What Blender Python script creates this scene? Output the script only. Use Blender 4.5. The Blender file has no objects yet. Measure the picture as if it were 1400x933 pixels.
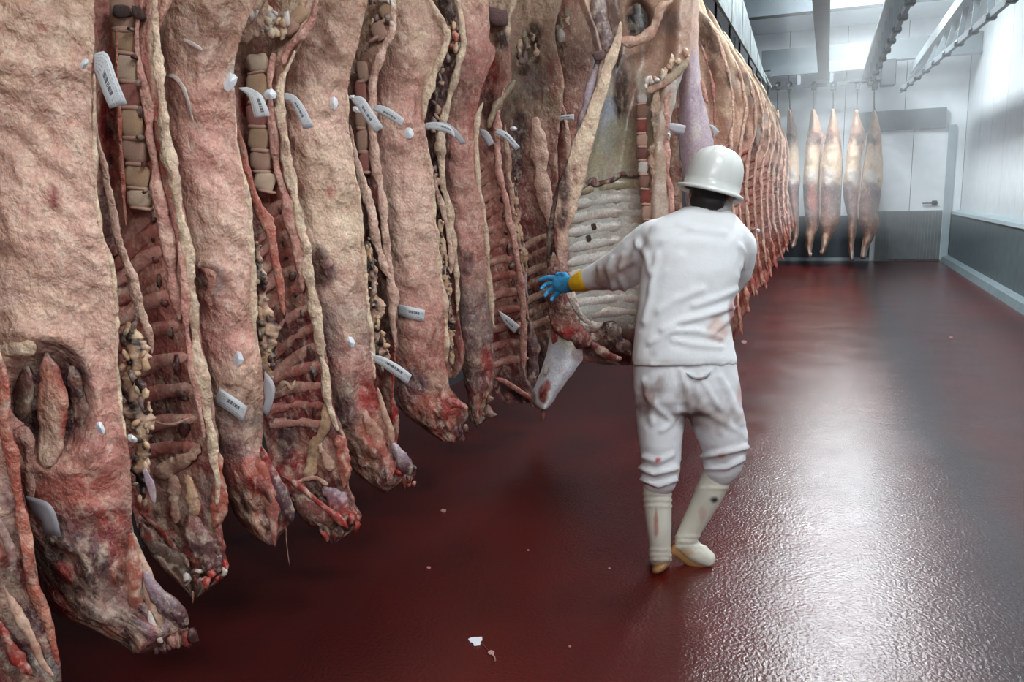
import bpy, bmesh, math, random
import numpy as np
from mathutils import Vector, Matrix, noise
random.seed(7)
SC = bpy.context.scene
COL = SC.collection

# ---------------------------------------------------------------- camera
FPX, W, H = 1070.0, 1400.0, 933.0
YAW, PITCH, ROLL = math.radians(21.9), math.radians(10.4), math.radians(1.7)
EYE = Vector((0.0, 0.0, 1.58))
sy, cy = math.sin(YAW), math.cos(YAW)
HF = Vector((-sy, cy, 0))                       # horizontal forward
RT = Vector((cy, sy, 0))                        # horizontal right
FW = (HF * math.cos(PITCH) + Vector((0, 0, -math.sin(PITCH)))).normalized()
U0 = RT.cross(FW)
CR = RT * math.cos(ROLL) - U0 * math.sin(ROLL)
CU = U0 * math.cos(ROLL) + RT * math.sin(ROLL)
cam_d = bpy.data.cameras.new('camera'); cam = bpy.data.objects.new('camera', cam_d); COL.objects.link(cam)
M = Matrix((CR, CU, -FW)).transposed().to_4x4(); M.translation = EYE
cam.matrix_world = M
cam_d.sensor_width = 36; cam_d.lens = 36 * FPX / W; cam_d.clip_start = .05
SC.camera = cam

# ---------------------------------------------------------------- world, lights, exposure
wd = bpy.data.worlds.new('world'); SC.world = wd; wd.use_nodes = True
wd.node_tree.nodes['Background'].inputs[0].default_value = (.75, .85, .9, 1)
wd.node_tree.nodes['Background'].inputs[1].default_value = .05
SC.view_settings.view_transform = 'Standard'; SC.view_settings.look = 'None'
SC.view_settings.gamma = 1; SC.view_settings.use_curve_mapping = False
SC.view_settings.exposure = 0.5
SC.cycles.use_denoising = True
SC.cycles.max_bounces = 6; SC.cycles.volume_bounces = 1; SC.cycles.transparent_max_bounces = 12
SC.cycles.caustics_reflective = False; SC.cycles.caustics_refractive = False
SC.cycles.sample_clamp_indirect = 6
CEIL = 4.9
LAMPS = [(1.5, .7, 75), (.6, 4.6, 75), (.5, 8.3, 110), (.45, 12.1, 200), (.45, 15.6, 170)]
FILLS = [(.4, -3.1, 4.55, 105), (1.9, -2.9, 4.55, 70)]          # fill lights added unseen behind the photographer to brighten the beef faces
for fx, fy, fz, pw in FILLS:
    ld = bpy.data.lights.new('added_fill_light', 'AREA'); ld.shape = 'RECTANGLE'; ld.size = 1.2; ld.size_y = .35
    ld.energy = pw; ld.color = (.96, .985, 1.0)
    lo = bpy.data.objects.new('added_fill_light', ld); COL.objects.link(lo)
    lo.location = (fx, fy, fz); lo.rotation_euler = (math.radians(42), 0, math.radians(14))
for lx, ly, pw in LAMPS:
    ld = bpy.data.lights.new('ceiling_lamp', 'AREA'); ld.shape = 'RECTANGLE'; ld.size = .34; ld.size_y = 1.5
    ld.energy = pw; ld.color = (.92, .975, 1.0)
    lo = bpy.data.objects.new('ceiling_lamp', ld); lo.location = (lx, ly, CEIL - .12); COL.objects.link(lo)

# ---------------------------------------------------------------- helpers
def lin(c):
    return tuple(((v / 255) / 12.92 if v / 255 <= .04045 else ((v / 255 + .055) / 1.055) ** 2.4) for v in c)
def ray(px, py):
    return CR * (px - W / 2) + CU * (H / 2 - py) + FW * FPX
def P(px, py, d):                               # a point of the photograph at horizontal distance d
    r = ray(px, py); return EYE + r * (d / r.dot(HF))
def PIX(p):
    v = p - EYE; z = v.dot(FW)
    return W / 2 + FPX * v.dot(CR) / z, H / 2 - FPX * v.dot(CU) / z
def PZ(px, py, z):
    r = ray(px, py); return EYE + r * ((z - EYE.z) / r.z)
def PY(px, py, y):
    r = ray(px, py); return EYE + r * ((y - EYE.y) / r.y)
ORG = {}
def origin(o):
    return ORG[o.name] if o else Vector((0, 0, 0))
def tag(o, label=None, cat=None, group=None, kind=None):
    if label: o['label'] = label
    if cat: o['category'] = cat
    if group: o['group'] = group
    if kind: o['kind'] = kind
    return o
def thing(name, loc, label, cat, group=None):
    o = bpy.data.objects.new(name, None); o.location = loc; o.empty_display_size = .1; COL.objects.link(o)
    ORG[o.name] = Vector(loc); return tag(o, label, cat, group)
def put(name, me, mat, parent=None, org=None):
    o = bpy.data.objects.new(name, me); COL.objects.link(o)
    if mat and not me.materials: me.materials.append(mat)
    og = origin(parent) if parent else Vector((0, 0, 0))
    if parent: o.parent = parent
    ORG[o.name] = og
    return o
def mk(name, vs, fs, mat, parent=None, cols=None, smooth=True, uvs=None):
    og = origin(parent) if parent else Vector((0, 0, 0))
    me = bpy.data.meshes.new(name)
    me.from_pydata([(v[0] - og.x, v[1] - og.y, v[2] - og.z) for v in vs], [], fs)
    if smooth: me.polygons.foreach_set('use_smooth', [True] * len(me.polygons))
    if cols is not None:
        a = me.color_attributes.new('Col', 'FLOAT_COLOR', 'POINT')
        a.data.foreach_set('color', np.array([(c[0], c[1], c[2], 1) for c in cols], np.float32).ravel())
    if uvs is not None:
        ul = me.uv_layers.new(name='UVMap')
        for lp in me.loops: ul.data[lp.index].uv = uvs[lp.vertex_index]
    me.update()
    return put(name, me, mat, parent)
def box(name, lo, hi, mat, parent=None, bevel=0):
    bm = bmesh.new(); bmesh.ops.create_cube(bm, size=1)
    for v in bm.verts:
        v.co = Vector([lo[i] + (v.co[i] + .5) * (hi[i] - lo[i]) for i in range(3)])
    if bevel: bmesh.ops.bevel(bm, geom=bm.edges[:], offset=bevel, segments=1, affect='EDGES')
    vs = [v.co.copy() for v in bm.verts]; fs = [[v.index for v in f.verts] for f in bm.faces]; bm.free()
    return mk(name, vs, fs, mat, parent, smooth=False)
def struct(o, label=None):
    o['kind'] = 'structure'
    if label: o['label'] = label
    return o
def N(p, s=1.0, seed=0):
    return noise.noise(Vector((p[0] * s + seed * 7.3, p[1] * s - seed * 3.1, p[2] * s + seed * 1.7)))
def mixc(a, b, f):
    f = 0 if f < 0 else 1 if f > 1 else f
    return tuple(a[i] + (b[i] - a[i]) * f for i in range(3))

# ---------------------------------------------------------------- materials
def newmat(name):
    m = bpy.data.materials.new(name); m.use_nodes = True; nt = m.node_tree
    return m, nt, nt.nodes['Principled BSDF']
def node(nt, t, **kw):
    n = nt.nodes.new(t)
    for k, v in kw.items():
        if k.startswith('i_'): n.inputs[k[2:].replace('_', ' ')].default_value = v
        else: setattr(n, k, v)
    return n
def bumped(nt, b, scale, strength, dist=.01, coord=None, detail=6, rough=.6):
    tc = node(nt, 'ShaderNodeTexCoord')
    nz = node(nt, 'ShaderNodeTexNoise'); nz.inputs['Scale'].default_value = scale
    nz.inputs['Detail'].default_value = detail; nz.inputs['Roughness'].default_value = rough
    nt.links.new(tc.outputs['Object'], nz.inputs['Vector'])
    bp = node(nt, 'ShaderNodeBump'); bp.inputs['Strength'].default_value = strength; bp.inputs['Distance'].default_value = dist
    nt.links.new(nz.outputs['Fac'], bp.inputs['Height']); nt.links.new(bp.outputs[0], b.inputs['Normal'])
    return tc, nz
def simple(name, c, rough=.6, metal=0, bump=(40, .2), var=.12, spec=.5):
    m, nt, b = newmat(name)
    tc, nz = bumped(nt, b, bump[0], bump[1])
    n2 = node(nt, 'ShaderNodeTexNoise'); n2.inputs['Scale'].default_value = 5; n2.inputs['Detail'].default_value = 5
    nt.links.new(tc.outputs['Object'], n2.inputs['Vector'])
    cr = node(nt, 'ShaderNodeValToRGB'); l = lin(c)
    cr.color_ramp.elements[0].position = .3; cr.color_ramp.elements[1].position = .7
    cr.color_ramp.elements[0].color = (*[v * (1 - var) for v in l], 1); cr.color_ramp.elements[1].color = (*[min(1, v * (1 + var)) for v in l], 1)
    nt.links.new(n2.outputs['Fac'], cr.inputs[0]); nt.links.new(cr.outputs[0], b.inputs['Base Color'])
    b.inputs['Roughness'].default_value = rough; b.inputs['Metallic'].default_value = metal
    b.inputs['Specular IOR Level'].default_value = spec
    return m
def flesh(name, rough=.5, scale=20, strength=.8, dark=(.34, .12, .10), amt=.3, dist=.03, spec=.45, ridge=.12):
    """Vertex tissue colour broken up by noise; wet, crinkled and lumpy."""
    m, nt, b = newmat(name); L = nt.links.new
    tc = node(nt, 'ShaderNodeTexCoord')
    def nz(sc, det, rg, st=(1, 1, 1), typ='FBM', dis=0):
        mp = node(nt, 'ShaderNodeMapping'); mp.inputs['Scale'].default_value = st; L(tc.outputs['Object'], mp.inputs['Vector'])
        n = node(nt, 'ShaderNodeTexNoise', noise_type=typ); n.inputs['Scale'].default_value = sc; n.inputs['Detail'].default_value = det
        n.inputs['Roughness'].default_value = rg; n.inputs['Distortion'].default_value = dis
        L(mp.outputs[0], n.inputs['Vector']); return n.outputs['Fac']
    def rng(f, a0, a1, b0, b1):
        r = node(nt, 'ShaderNodeMapRange'); L(f, r.inputs[0])
        for i, v in enumerate((a0, a1, b0, b1)): r.inputs[i + 1].default_value = v
        return r.outputs[0]
    hA = nz(scale, 6, .55, (1, 1, .75), dis=.15)
    hB = nz(scale * 1.6, 3, .5, (1, 1, .45), 'RIDGED_MULTIFRACTAL', .4)
    bp = node(nt, 'ShaderNodeBump'); bp.inputs['Strength'].default_value = strength; bp.inputs['Distance'].default_value = dist
    L(hA, bp.inputs['Height'])
    bq = node(nt, 'ShaderNodeBump'); bq.inputs['Strength'].default_value = ridge; bq.inputs['Distance'].default_value = dist * .12
    L(hB, bq.inputs['Height']); L(bp.outputs[0], bq.inputs['Normal']); L(bq.outputs[0], b.inputs['Normal'])
    at = node(nt, 'ShaderNodeVertexColor', layer_name='Col')
    mx = node(nt, 'ShaderNodeMix', data_type='RGBA'); mx.inputs[7].default_value = (*dark, 1)
    L(rng(nz(24, 8, .7, (1, 1, .65), dis=.2), .46, .74, 0, amt), mx.inputs[0]); L(at.outputs['Color'], mx.inputs[6])
    m2 = node(nt, 'ShaderNodeMix', data_type='RGBA'); m2.inputs[7].default_value = (.74, .60, .46, 1)
    L(rng(nz(30, 6, .65, (1, 1, .7), dis=.2), .5, .72, 0, amt * 1.3), m2.inputs[0]); L(mx.outputs[2], m2.inputs[6])  # cream flecks of fat, also standing in for lit highlights on the lumps
    ml = node(nt, 'ShaderNodeVectorMath', operation='SCALE')
    L(m2.outputs[2], ml.inputs[0]); L(rng(nz(95, 4, .6), .3, .7, .74, 1.2), ml.inputs['Scale'])
    L(ml.outputs[0], b.inputs['Base Color'])
    b.inputs['Roughness'].default_value = rough; b.inputs['Specular IOR Level'].default_value = spec
    return m
FAT = flesh('fat_surface', .46, 15, .9, amt=.42, dist=.05)
MEAT = flesh('raw_meat', .36, 30, .7, dark=(.07, .012, .012), amt=.6, spec=.6, dist=.02)
BONE = flesh('bone_and_cartilage', .42, 34, .6, dark=(.34, .09, .07), amt=.5, dist=.015)
MEMB = flesh('membrane', .3, 16, .3, dark=(.24, .16, .15), amt=.3, spec=.6, dist=.02)
FARFAT = flesh('far_fat_surface', .6, 14, .6, amt=.35)
C = {k: lin(v) for k, v in dict(
    fat=(218, 178, 158), cream=(230, 204, 174), pink=(202, 144, 130), tan=(186, 150, 128), rose=(170, 100, 90),
    red=(158, 46, 40), blood=(122, 12, 14), meat=(122, 50, 48), dark=(54, 24, 26), purple=(92, 64, 70), grey=(134, 114, 110),
    yellow=(200, 164, 128), bone=(196, 156, 134), disc=(190, 160, 146), white=(216, 206, 198), blue=(166, 172, 180), lilac=(176, 156, 168),
    black=(24, 15, 15), brown=(132, 92, 76), silver=(186, 186, 178), olive=(150, 140, 112), salmon=(182, 98, 80)).items()}

# ---------------------------------------------------------------- flesh builders
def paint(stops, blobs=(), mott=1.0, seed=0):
    """stops: [(pixel row, colour)]; blobs: (x, y, rx, ry, colour[, strength]) patches of tissue colour, or of shade in gaps and under haunches."""
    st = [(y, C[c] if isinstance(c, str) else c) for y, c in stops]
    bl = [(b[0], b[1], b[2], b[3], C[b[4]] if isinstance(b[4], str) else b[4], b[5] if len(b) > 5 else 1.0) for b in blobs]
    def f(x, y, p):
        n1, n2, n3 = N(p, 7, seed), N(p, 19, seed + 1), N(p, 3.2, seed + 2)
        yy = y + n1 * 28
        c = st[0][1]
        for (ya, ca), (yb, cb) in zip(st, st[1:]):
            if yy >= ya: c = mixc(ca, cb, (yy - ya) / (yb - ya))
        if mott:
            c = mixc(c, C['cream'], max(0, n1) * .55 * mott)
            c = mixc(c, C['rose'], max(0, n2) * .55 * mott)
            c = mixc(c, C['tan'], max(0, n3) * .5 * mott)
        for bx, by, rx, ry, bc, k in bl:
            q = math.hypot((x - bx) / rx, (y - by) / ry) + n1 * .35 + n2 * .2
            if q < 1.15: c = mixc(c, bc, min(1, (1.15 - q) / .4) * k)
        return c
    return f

def profile(kind, b):
    if kind == 'convex': return lambda s: -b * (1 - abs(s) ** 2.4)
    if kind == 'flat': return lambda s: -b * (1 - abs(s) ** 6)
    if kind == 'left': return lambda s: -b * (1 - abs(s) ** 2.2) * (1 - .45 * s)
    xs = [-1, -.8, -.35, .1, .4, .75, .93, 1]                 # hollow: an opened rib cage, back fat on the right
    ys = [-.2, -.1, 1, .75, .1, -.35, -.4, -.1]
    return lambda s: b * float(np.interp(s, xs, ys))

class Shell: pass
def shell(name, parent, rows, d, prof, thick, col, nu=26, nv=70, mat=None, amp=.010, seed=0, folds=(), pits=(), tilt=0.0, jit=1.5, raw=9e9):
    ya, yb = rows[0][0], rows[-1][0]
    ry = [r[0] for r in rows]; rl = [r[1] for r in rows]; rr = [r[2] for r in rows]
    def edges(y): return float(np.interp(y, ry, rl)), float(np.interp(y, ry, rr))
    vs, cs, fs = [], [], []
    nb = nu // 2
    ring = nu + 1 + nb - 1
    for j in range(nv + 1):
        y = ya + (yb - ya) * j / nv
        xl, xr = edges(y)
        if 0 < j < nv:
            h = (yb - ya) / nv * .8
            a, b = edges(y - h), edges(y + h)
            xl = (2 * xl + a[0] + b[0]) / 4; xr = (2 * xr + a[1] + b[1]) / 4
        q = Vector((y * .02 + seed, seed, 0)); rw = max(0, min(1, (y - raw) / 60)); jj = jit * (1 + 1.6 * rw)
        xl += noise.noise(q * 3) * jj; xr += (noise.noise(q * 3 + Vector((9, 4, 1))) * 1.2 + noise.noise(q * 9 + Vector((1, 4, 7))) * .7) * jj
        for i in range(ring):
            if i <= nu: s = -math.cos(math.pi * i / nu); fr = 1
            else: s = math.cos(math.pi * (i - nu) / nb); fr = 0
            x = (xl + xr) / 2 + s * (xr - xl) / 2
            w = prof(s)
            if not fr: w += thick * math.sqrt(max(0, 1 - s * s))
            p = P(x, y, d + tilt * s + w)
            if fr:
                e = (1 - abs(s) ** 8)
                k = N(p, 5, seed) * 1.5 + N(p, 13, seed + 3) * .9 + abs(N((p[0], p[1], p[2] * .6), 30, seed + 5)) * .9 + N(p, 60, seed + 8) * .25
                w += amp * k * e
                if rw: w += amp * e * rw * (N(p, 17, seed + 11) * 1.6 - abs(N((p[0], p[1], p[2] * .5), 32, seed + 12)) * 2.2)
                for pts, rad, h in folds:
                    dm = 1e9
                    for (ax, ay), (bx, by) in zip(pts, pts[1:]):
                        ux, uy = bx - ax, by - ay
                        t = max(0, min(1, ((x - ax) * ux + (y - ay) * uy) / (ux * ux + uy * uy + 1e-9)))
                        dm = min(dm, math.hypot(x - ax - ux * t, y - ay - uy * t))
                    if dm < rad * 3: w -= h * math.exp(-(dm / rad) ** 2)
                for bx, by, rx, ry_, h in pits:
                    r2 = ((x - bx) / rx) ** 2 + ((y - by) / ry_) ** 2
                    if r2 < 1.6: w += h * max(0, 1 - max(0, r2 - .55) / 1.05)
                p = P(x, y, d + tilt * s + w)
            c = col(x, y, p)
            if rw:
                n1, n2 = N((p[0], p[1], p[2] * .4), 19, seed + 13), N((p[0], p[1], p[2] * .3), 34, seed + 14)
                c = mixc(c, C['red'], min(.6, max(0, n1 - .08) * 2.4) * rw); c = mixc(c, C['dark'], min(.75, max(0, -n1 - .1) * 3) * rw); c = mixc(c, C['cream'], min(.35, max(0, n2 - .16) * 2.4) * rw)
            vs.append(p); cs.append(c)
    for j in range(nv):
        for i in range(ring):
            a = j * ring + i; b = j * ring + (i + 1) % ring
            fs.append((a, b, b + ring, a + ring))
    for j in (0, nv):                                           # caps
        c0 = sum((vs[j * ring + i] for i in range(ring)), Vector()) / ring
        vs.append(c0); cs.append(cs[j * ring + nu // 2]); n = len(vs) - 1
        for i in range(ring):
            a = j * ring + i; b = j * ring + (i + 1) % ring
            fs.append((n, b, a) if j == 0 else (n, a, b))
    o = mk(name, vs, fs, mat or FAT, parent, cs)
    sh = Shell(); sh.o = o; sh.edges = edges
    def surf(x, y):
        xl, xr = edges(y); s = max(-1, min(1, (2 * x - xl - xr) / max(1, xr - xl)))
        return d + tilt * s + prof(s)
    sh.surf = surf
    return sh

def spline(pts, n):
    a = [tuple(map(float, p)) for p in pts]
    a = [a[0]] + a + [a[-1]]; out = []
    m = len(a) - 3
    for k in range(n + 1):
        t = k / n * m; i = min(int(t), m - 1); f = t - i
        p0, p1, p2, p3 = a[i:i + 4]
        out.append([.5 * (2 * p1[q] + (p2[q] - p0[q]) * f + (2 * p0[q] - 5 * p1[q] + 4 * p2[q] - p3[q]) * f * f + (3 * p1[q] - p0[q] - 3 * p2[q] + p3[q]) * f ** 3) for q in range(len(p1))])
    return out
def cord(name, parent, pts, d, col, n=None, k=8, flat=.8, jit=.25, mat=None, seed=0):
    """A strip of fat, sinew or bone: pts are (x, y, radius in pixels[, depth offset]); d may be a function of x, y."""
    pts = [tuple(p) + ((0,) if len(p) == 3 else ()) for p in pts]
    fine = n is None or n > 7
    n = int((n or len(pts) * 5) * (1.6 if fine else 1)); k = k + 2 if fine else k
    flat *= .75
    sp = spline(pts, n); vs, cs, fs = [], [], []
    col = C[col] if isinstance(col, str) else col
    c3 = []
    for x, y, r, dd in sp:
        dp = d(x, y) if callable(d) else d
        c3.append((P(x, y, dp + dd), max(.3, r) * (dp + dd) / FPX))
    for j, (c, r) in enumerate(c3):
        tdir = (c3[min(n, j + 1)][0] - c3[max(0, j - 1)][0]).normalized()
        e1 = tdir.cross(HF)
        e1 = e1.normalized() if e1.length > 1e-4 else RT
        e2 = e1.cross(tdir).normalized()
        fade = (.2 + .8 * min(1, min(j, n - j) / (n * .16 + .01)) ** .6) * (1 + .3 * min(1, .012 / r) * noise.noise(Vector((j * .37, seed, r * 50))) if fine else 1)
        for i in range(k):
            a = 2 * math.pi * i / k
            q = c + e1 * math.cos(a) * r * fade + e2 * math.sin(a) * r * flat * fade
            q += (q - c) * jit * 2.2 * (N(q, 11, seed) + .4 * N(q, 48, seed))
            if fine: q += (e1 * N(q, 9, seed + 9) + e2 * N(q, 11, seed + 2)) * min(r, .012) * .7
            vs.append(q)
            cc = col(*PIX(q), q) if callable(col) else mixc(mixc(mixc(col, C['rose'], max(0, N(q, 22, seed)) * .8), C['cream'], max(0, N(q, 13, seed + 4)) * .5), C['brown'], max(0, N(q, 31, seed + 6)) * .9)
            cs.append(cc)
    for j in range(n):
        for i in range(k):
            fs.append((j * k + i, j * k + (i + 1) % k, (j + 1) * k + (i + 1) % k, (j + 1) * k + i))
    fs.append(tuple(range(k))[::-1]); fs.append(tuple(n * k + i for i in range(k)))
    return mk(name, vs, fs, mat or FAT, parent, cs)

CHUNK = {}
DISCM = simple('cartilage', (176, 140, 124), .7, bump=(3, .05), var=.15, spec=.2)
def chunk_mesh(colname, seed=0, e=.55):
    key = (colname, seed)
    if key in CHUNK: return CHUNK[key]
    nu, nv = 8, 5; vs, fs, cs = [], [], []
    sg = lambda v, q: math.copysign(abs(v) ** q, v)
    for j in range(nv + 1):
        ph = -math.pi / 2 + math.pi * j / nv
        for i in range(nu):
            th = 2 * math.pi * (i + .5) / nu
            v = Vector((sg(math.cos(ph), e) * sg(math.cos(th), e), sg(math.cos(ph), e) * sg(math.sin(th), e), sg(math.sin(ph), e)))
            v *= 1 + .28 * N(v, 1.9, seed)
            vs.append(v); cs.append(mixc(C[colname], C['rose'], max(0, N(v, 2.5, seed + 2)) * .7))
    for j in range(nv):
        for i in range(nu):
            fs.append((j * nu + i, j * nu + (i + 1) % nu, (j + 1) * nu + (i + 1) % nu, (j + 1) * nu + i))
    me = bpy.data.meshes.new('chunk'); me.from_pydata(vs, [], fs)
    me.polygons.foreach_set('use_smooth', [True] * len(me.polygons))
    a = me.color_attributes.new('Col', 'FLOAT_COLOR', 'POINT')
    a.data.foreach_set('color', np.array([(c[0], c[1], c[2], 1) for c in cs], np.float32).ravel())
    me.materials.append(DISCM if colname == 'disc' else BONE if colname not in ('dark', 'black', 'meat', 'blood', 'red') else MEAT); CHUNK[key] = me
    return me
def chunk(name, parent, x, y, d, rx, ry, rd, colname, ang=0, seed=0):
    o = bpy.data.objects.new(name, chunk_mesh(colname, seed % 4)); COL.objects.link(o)
    p = P(x, y, d); o.parent = parent; og = origin(parent)
    R = Matrix((RT, HF, Vector((0, 0, 1)))).transposed() @ Matrix.Rotation(-math.radians(ang), 3, 'Y')
    sc = d / FPX
    o.matrix_local = Matrix.Translation(p - og) @ R.to_4x4() @ Matrix.Diagonal((rx * sc, rd, ry * sc, 1))
    ORG[o.name] = og
    return o
def lumps(name, parent, items, d, seed=0, stuff=False):
    """Many small lumps of kidney fat, clot and dark holes that hang together: one part."""
    rnd = random.Random(seed); vs, fs, cs = [], [], []
    for x, y, r, cname in items:
        b = len(vs); dp = d(x, y) if callable(d) else d
        c = P(x, y, dp + rnd.uniform(-.012, .012)); rr = r * dp / FPX
        el = rnd.uniform(.7, 2.2)
        for j in range(5):
            ph = -math.pi / 2 + math.pi * j / 4
            for i in range(7):
                th = 2 * math.pi * i / 7
                v = RT * math.cos(ph) * math.cos(th) + HF * math.cos(ph) * math.sin(th) * .8 + Vector((0, 0, 1)) * math.sin(ph) * el
                q = c + v * rr * (1 + .5 * N(c + v * rr, 45, seed)) + (RT * N(c + v * rr, 30, seed + 3) + Vector((0, 0, 1)) * N(c + v * rr, 33, seed + 5)) * rr * 1.1
                vs.append(q); cs.append(mixc(C[cname], C['tan'], max(0, N(q, 30)) * .6))
        for j in range(4):
            for i in range(7):
                fs.append((b + j * 7 + i, b + j * 7 + (i + 1) % 7, b + j * 7 + 7 + (i + 1) % 7, b + j * 7 + 7 + i))
    o = mk(name, vs, fs, BONE, parent, cs)
    o['kind'] = 'stuff'
    return o
def fatstrip(name, parent, line, d, seed=0, dens=1.0):
    """Yellow channel fat down the belly opening, its dark holes put in as black colour; line: (x, y, half width)."""
    def col(x, y, p):
        n, m = N((p[0], p[1], p[2] * .6), 34, seed), N(p, 15, seed + 2)
        c = mixc(C['yellow'], C['tan'], m * 1.6 + .4)
        return mixc(c, C['black'], (n - .06) * 7)  # black in the colour stands for the dark holes
    o = cord(name, parent, [(x, y, r * .95) for x, y, r in line], d + .02, col, int(len(line) * 16 * dens), 13, .5, .55, BONE, seed)
    rnd = random.Random(seed); sp = spline(line, int(len(line) * 5 * dens)); it = []
    for x, y, r in sp:
        for _ in range(1):
            q = rnd.random()
            cn = 'yellow' if q < .3 else 'olive' if q < .5 else 'grey' if q < .6 else 'black'  # black lumps stand in for dark holes
            it.append((x + rnd.uniform(-.9, .9) * r, y + rnd.uniform(-8, 8), r * rnd.uniform(.2, .42), cn))
    lumps('fat_lumps_and_holes', parent, it, d, seed, True)
    return o

PAPER = None
def tagmat():
    m, nt, b = newmat('printed_paper')
    L = nt.links.new
    uv = node(nt, 'ShaderNodeUVMap'); sx = node(nt, 'ShaderNodeSeparateXYZ'); L(uv.outputs[0], sx.inputs[0])
    def mth(op, a, bb=None):
        n = node(nt, 'ShaderNodeMath', operation=op)
        for i, v in enumerate((a, bb)):
            if v is None: continue
            if isinstance(v, (int, float)): n.inputs[i].default_value = v
            else: L(v, n.inputs[i])
        return n.outputs[0]
    def rect(u0, u1, v0, v1):
        return mth('MULTIPLY', mth('MULTIPLY', mth('GREATER_THAN', sx.outputs[0], u0), mth('LESS_THAN', sx.outputs[0], u1)),
                   mth('MULTIPLY', mth('GREATER_THAN', sx.outputs[1], v0), mth('LESS_THAN', sx.outputs[1], v1)))
    bars = mth('GREATER_THAN', mth('SINE', mth('ADD', mth('MULTIPLY', sx.outputs[0], 150), mth('MULTIPLY', mth('SINE', mth('MULTIPLY', sx.outputs[0], 61)), 2.5))), -.55)
    code = mth('MULTIPLY', rect(.42, .78, .30, .52), bars)
    nz = node(nt, 'ShaderNodeTexNoise'); nz.inputs['Scale'].default_value = 1; nz.inputs['Detail'].default_value = 2
    mp = node(nt, 'ShaderNodeMapping'); mp.inputs['Scale'].default_value = (46, 9, 1); L(uv.outputs[0], mp.inputs[0]); L(mp.outputs[0], nz.inputs['Vector'])
    rowm = mth('GREATER_THAN', mth('SINE', mth('MULTIPLY', sx.outputs[1], 44)), .1)
    txt = mth('MULTIPLY', mth('MULTIPLY', rowm, mth('GREATER_THAN', nz.outputs['Fac'], .47)),
              mth('MAXIMUM', rect(.08, .9, .62, .92), mth('MAXIMUM', rect(.08, .36, .12, .6), rect(.82, .95, .2, .5))))
    ink = mth('MAXIMUM', mth('MULTIPLY', code, .9), mth('MULTIPLY', txt, .45))
    mx = node(nt, 'ShaderNodeMix', data_type='RGBA'); mx.inputs[6].default_value = (.54, .54, .55, 1); mx.inputs[7].default_value = (.05, .055, .06, 1)
    L(ink, mx.inputs[0]); L(mx.outputs[2], b.inputs['Base Color']); b.inputs['Roughness'].default_value = .45
    return m
PAPER = tagmat()
PLAIN = simple('plain_tag_card', (164, 160, 164), .5, bump=(30, .05), var=.05)
PLASTIC = simple('white_plastic_clip', (222, 224, 228), .4, bump=(30, .05), var=.04)
def paper(parent, pairs, d, mat=None, curl=.0, label=None, name='paper_tag'):
    """A tag: pairs of edge points (xa, ya, xb, yb) along its length; a sheet .8 mm thick."""
    vs, fs, uv = [], [], []; n = 8; m = 3
    sp = spline(pairs, n)
    for lay in (0, 1):
        for j, (xa, ya, xb, yb) in enumerate(sp):
            t = j / n
            for i in range(m + 1):
                f = i / m; x, y = xa + (xb - xa) * f, ya + (yb - ya) * f
                dp = d(x, y) if callable(d) else d
                vs.append(P(x, y, dp - curl * math.sin(t * 2.6) - .0 + lay * .0012)); uv.append((t, 1 - f))
    w = m + 1; tot = (n + 1) * w
    for j in range(n):
        for i in range(m):
            a = j * w + i
            fs.append((a, a + w, a + w + 1, a + 1)); fs.append((tot + a, tot + a + 1, tot + a + w + 1, tot + a + w))
    bd = [i for i in range(w)] + [j * w + m for j in range(1, n + 1)] + [n * w + i for i in range(m - 1, -1, -1)] + [j * w for j in range(n - 1, 0, -1)]
    for a, b in zip(bd, bd[1:] + bd[:1]): fs.append((a, b, tot + b, tot + a))
    o = mk(name, vs, fs, mat or PAPER, parent, None, True, uv)
    if label: o['label'] = label
    return o
def clip(parent, x, y, d, rx, ry, ang=0):
    """A scrap of white plastic: a bent leaf outline with a fold down its middle."""
    rnd = random.Random(int(x * 7 + y)); vs, fs = [], []
    k = 9; ca, sa = math.cos(math.radians(ang)), math.sin(math.radians(ang))
    for lay in (0, 1):
        vs.append(P(x, y, d - .010 + lay * .002))
        for i in range(k):
            a = 2 * math.pi * i / k; r = rnd.uniform(.75, 1.1)
            ux, uy = math.cos(a) * rx * r, math.sin(a) * ry * r
            vs.append(P(x + ux * ca - uy * sa, y + ux * sa + uy * ca, d + .006 * math.cos(a) ** 2 + lay * .002))
    for i in range(k):
        a, b = 1 + i, 1 + (i + 1) % k
        fs += [(0, a, b), (k + 1, k + 1 + b, k + 1 + a), (a, k + 1 + a, k + 1 + b, b)]
    return mk('plastic_clip', vs, fs, PLASTIC, parent, None, False)

STEEL = simple('galvanised_steel', (150, 160, 164), .45, .55, (60, .15), .1)
HOOKS = []
def hang(parent, rows, d, ztop=3.1, hook=True):
    """Carry a side up out of the picture: haunch and shank to the hook on the overhead rail."""
    y0, xl, xr = rows[0]; w = (xr - xl); c = (xl + xr) / 2
    z0 = P(c, y0, d).z
    yt = y0
    while P(c, yt, d).z < ztop and yt > -4000: yt -= 10
    hh = y0 - yt
    up = [(yt, c - w * .10 - hh * .07, c + w * .10 - hh * .07), (yt + hh * .3, c - w * .22 - hh * .05, c + w * .20 - hh * .05), (yt + hh * .55, c - w * .45 - hh * .03, c + w * .36 - hh * .03),
          (yt + hh * .8, c - w * .56, c + w * .48)]
    if hook:
        q = P((up[0][1] + up[0][2]) / 2, yt, d)
        HOOKS.append((parent, q))
    return up + list(rows)
def side(label, x, d, name='beef_side', cat='carcass', group=None, z=.3):
    b = P(x, 600, d); return thing(name, (b.x, b.y, z), label, cat, group)

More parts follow.
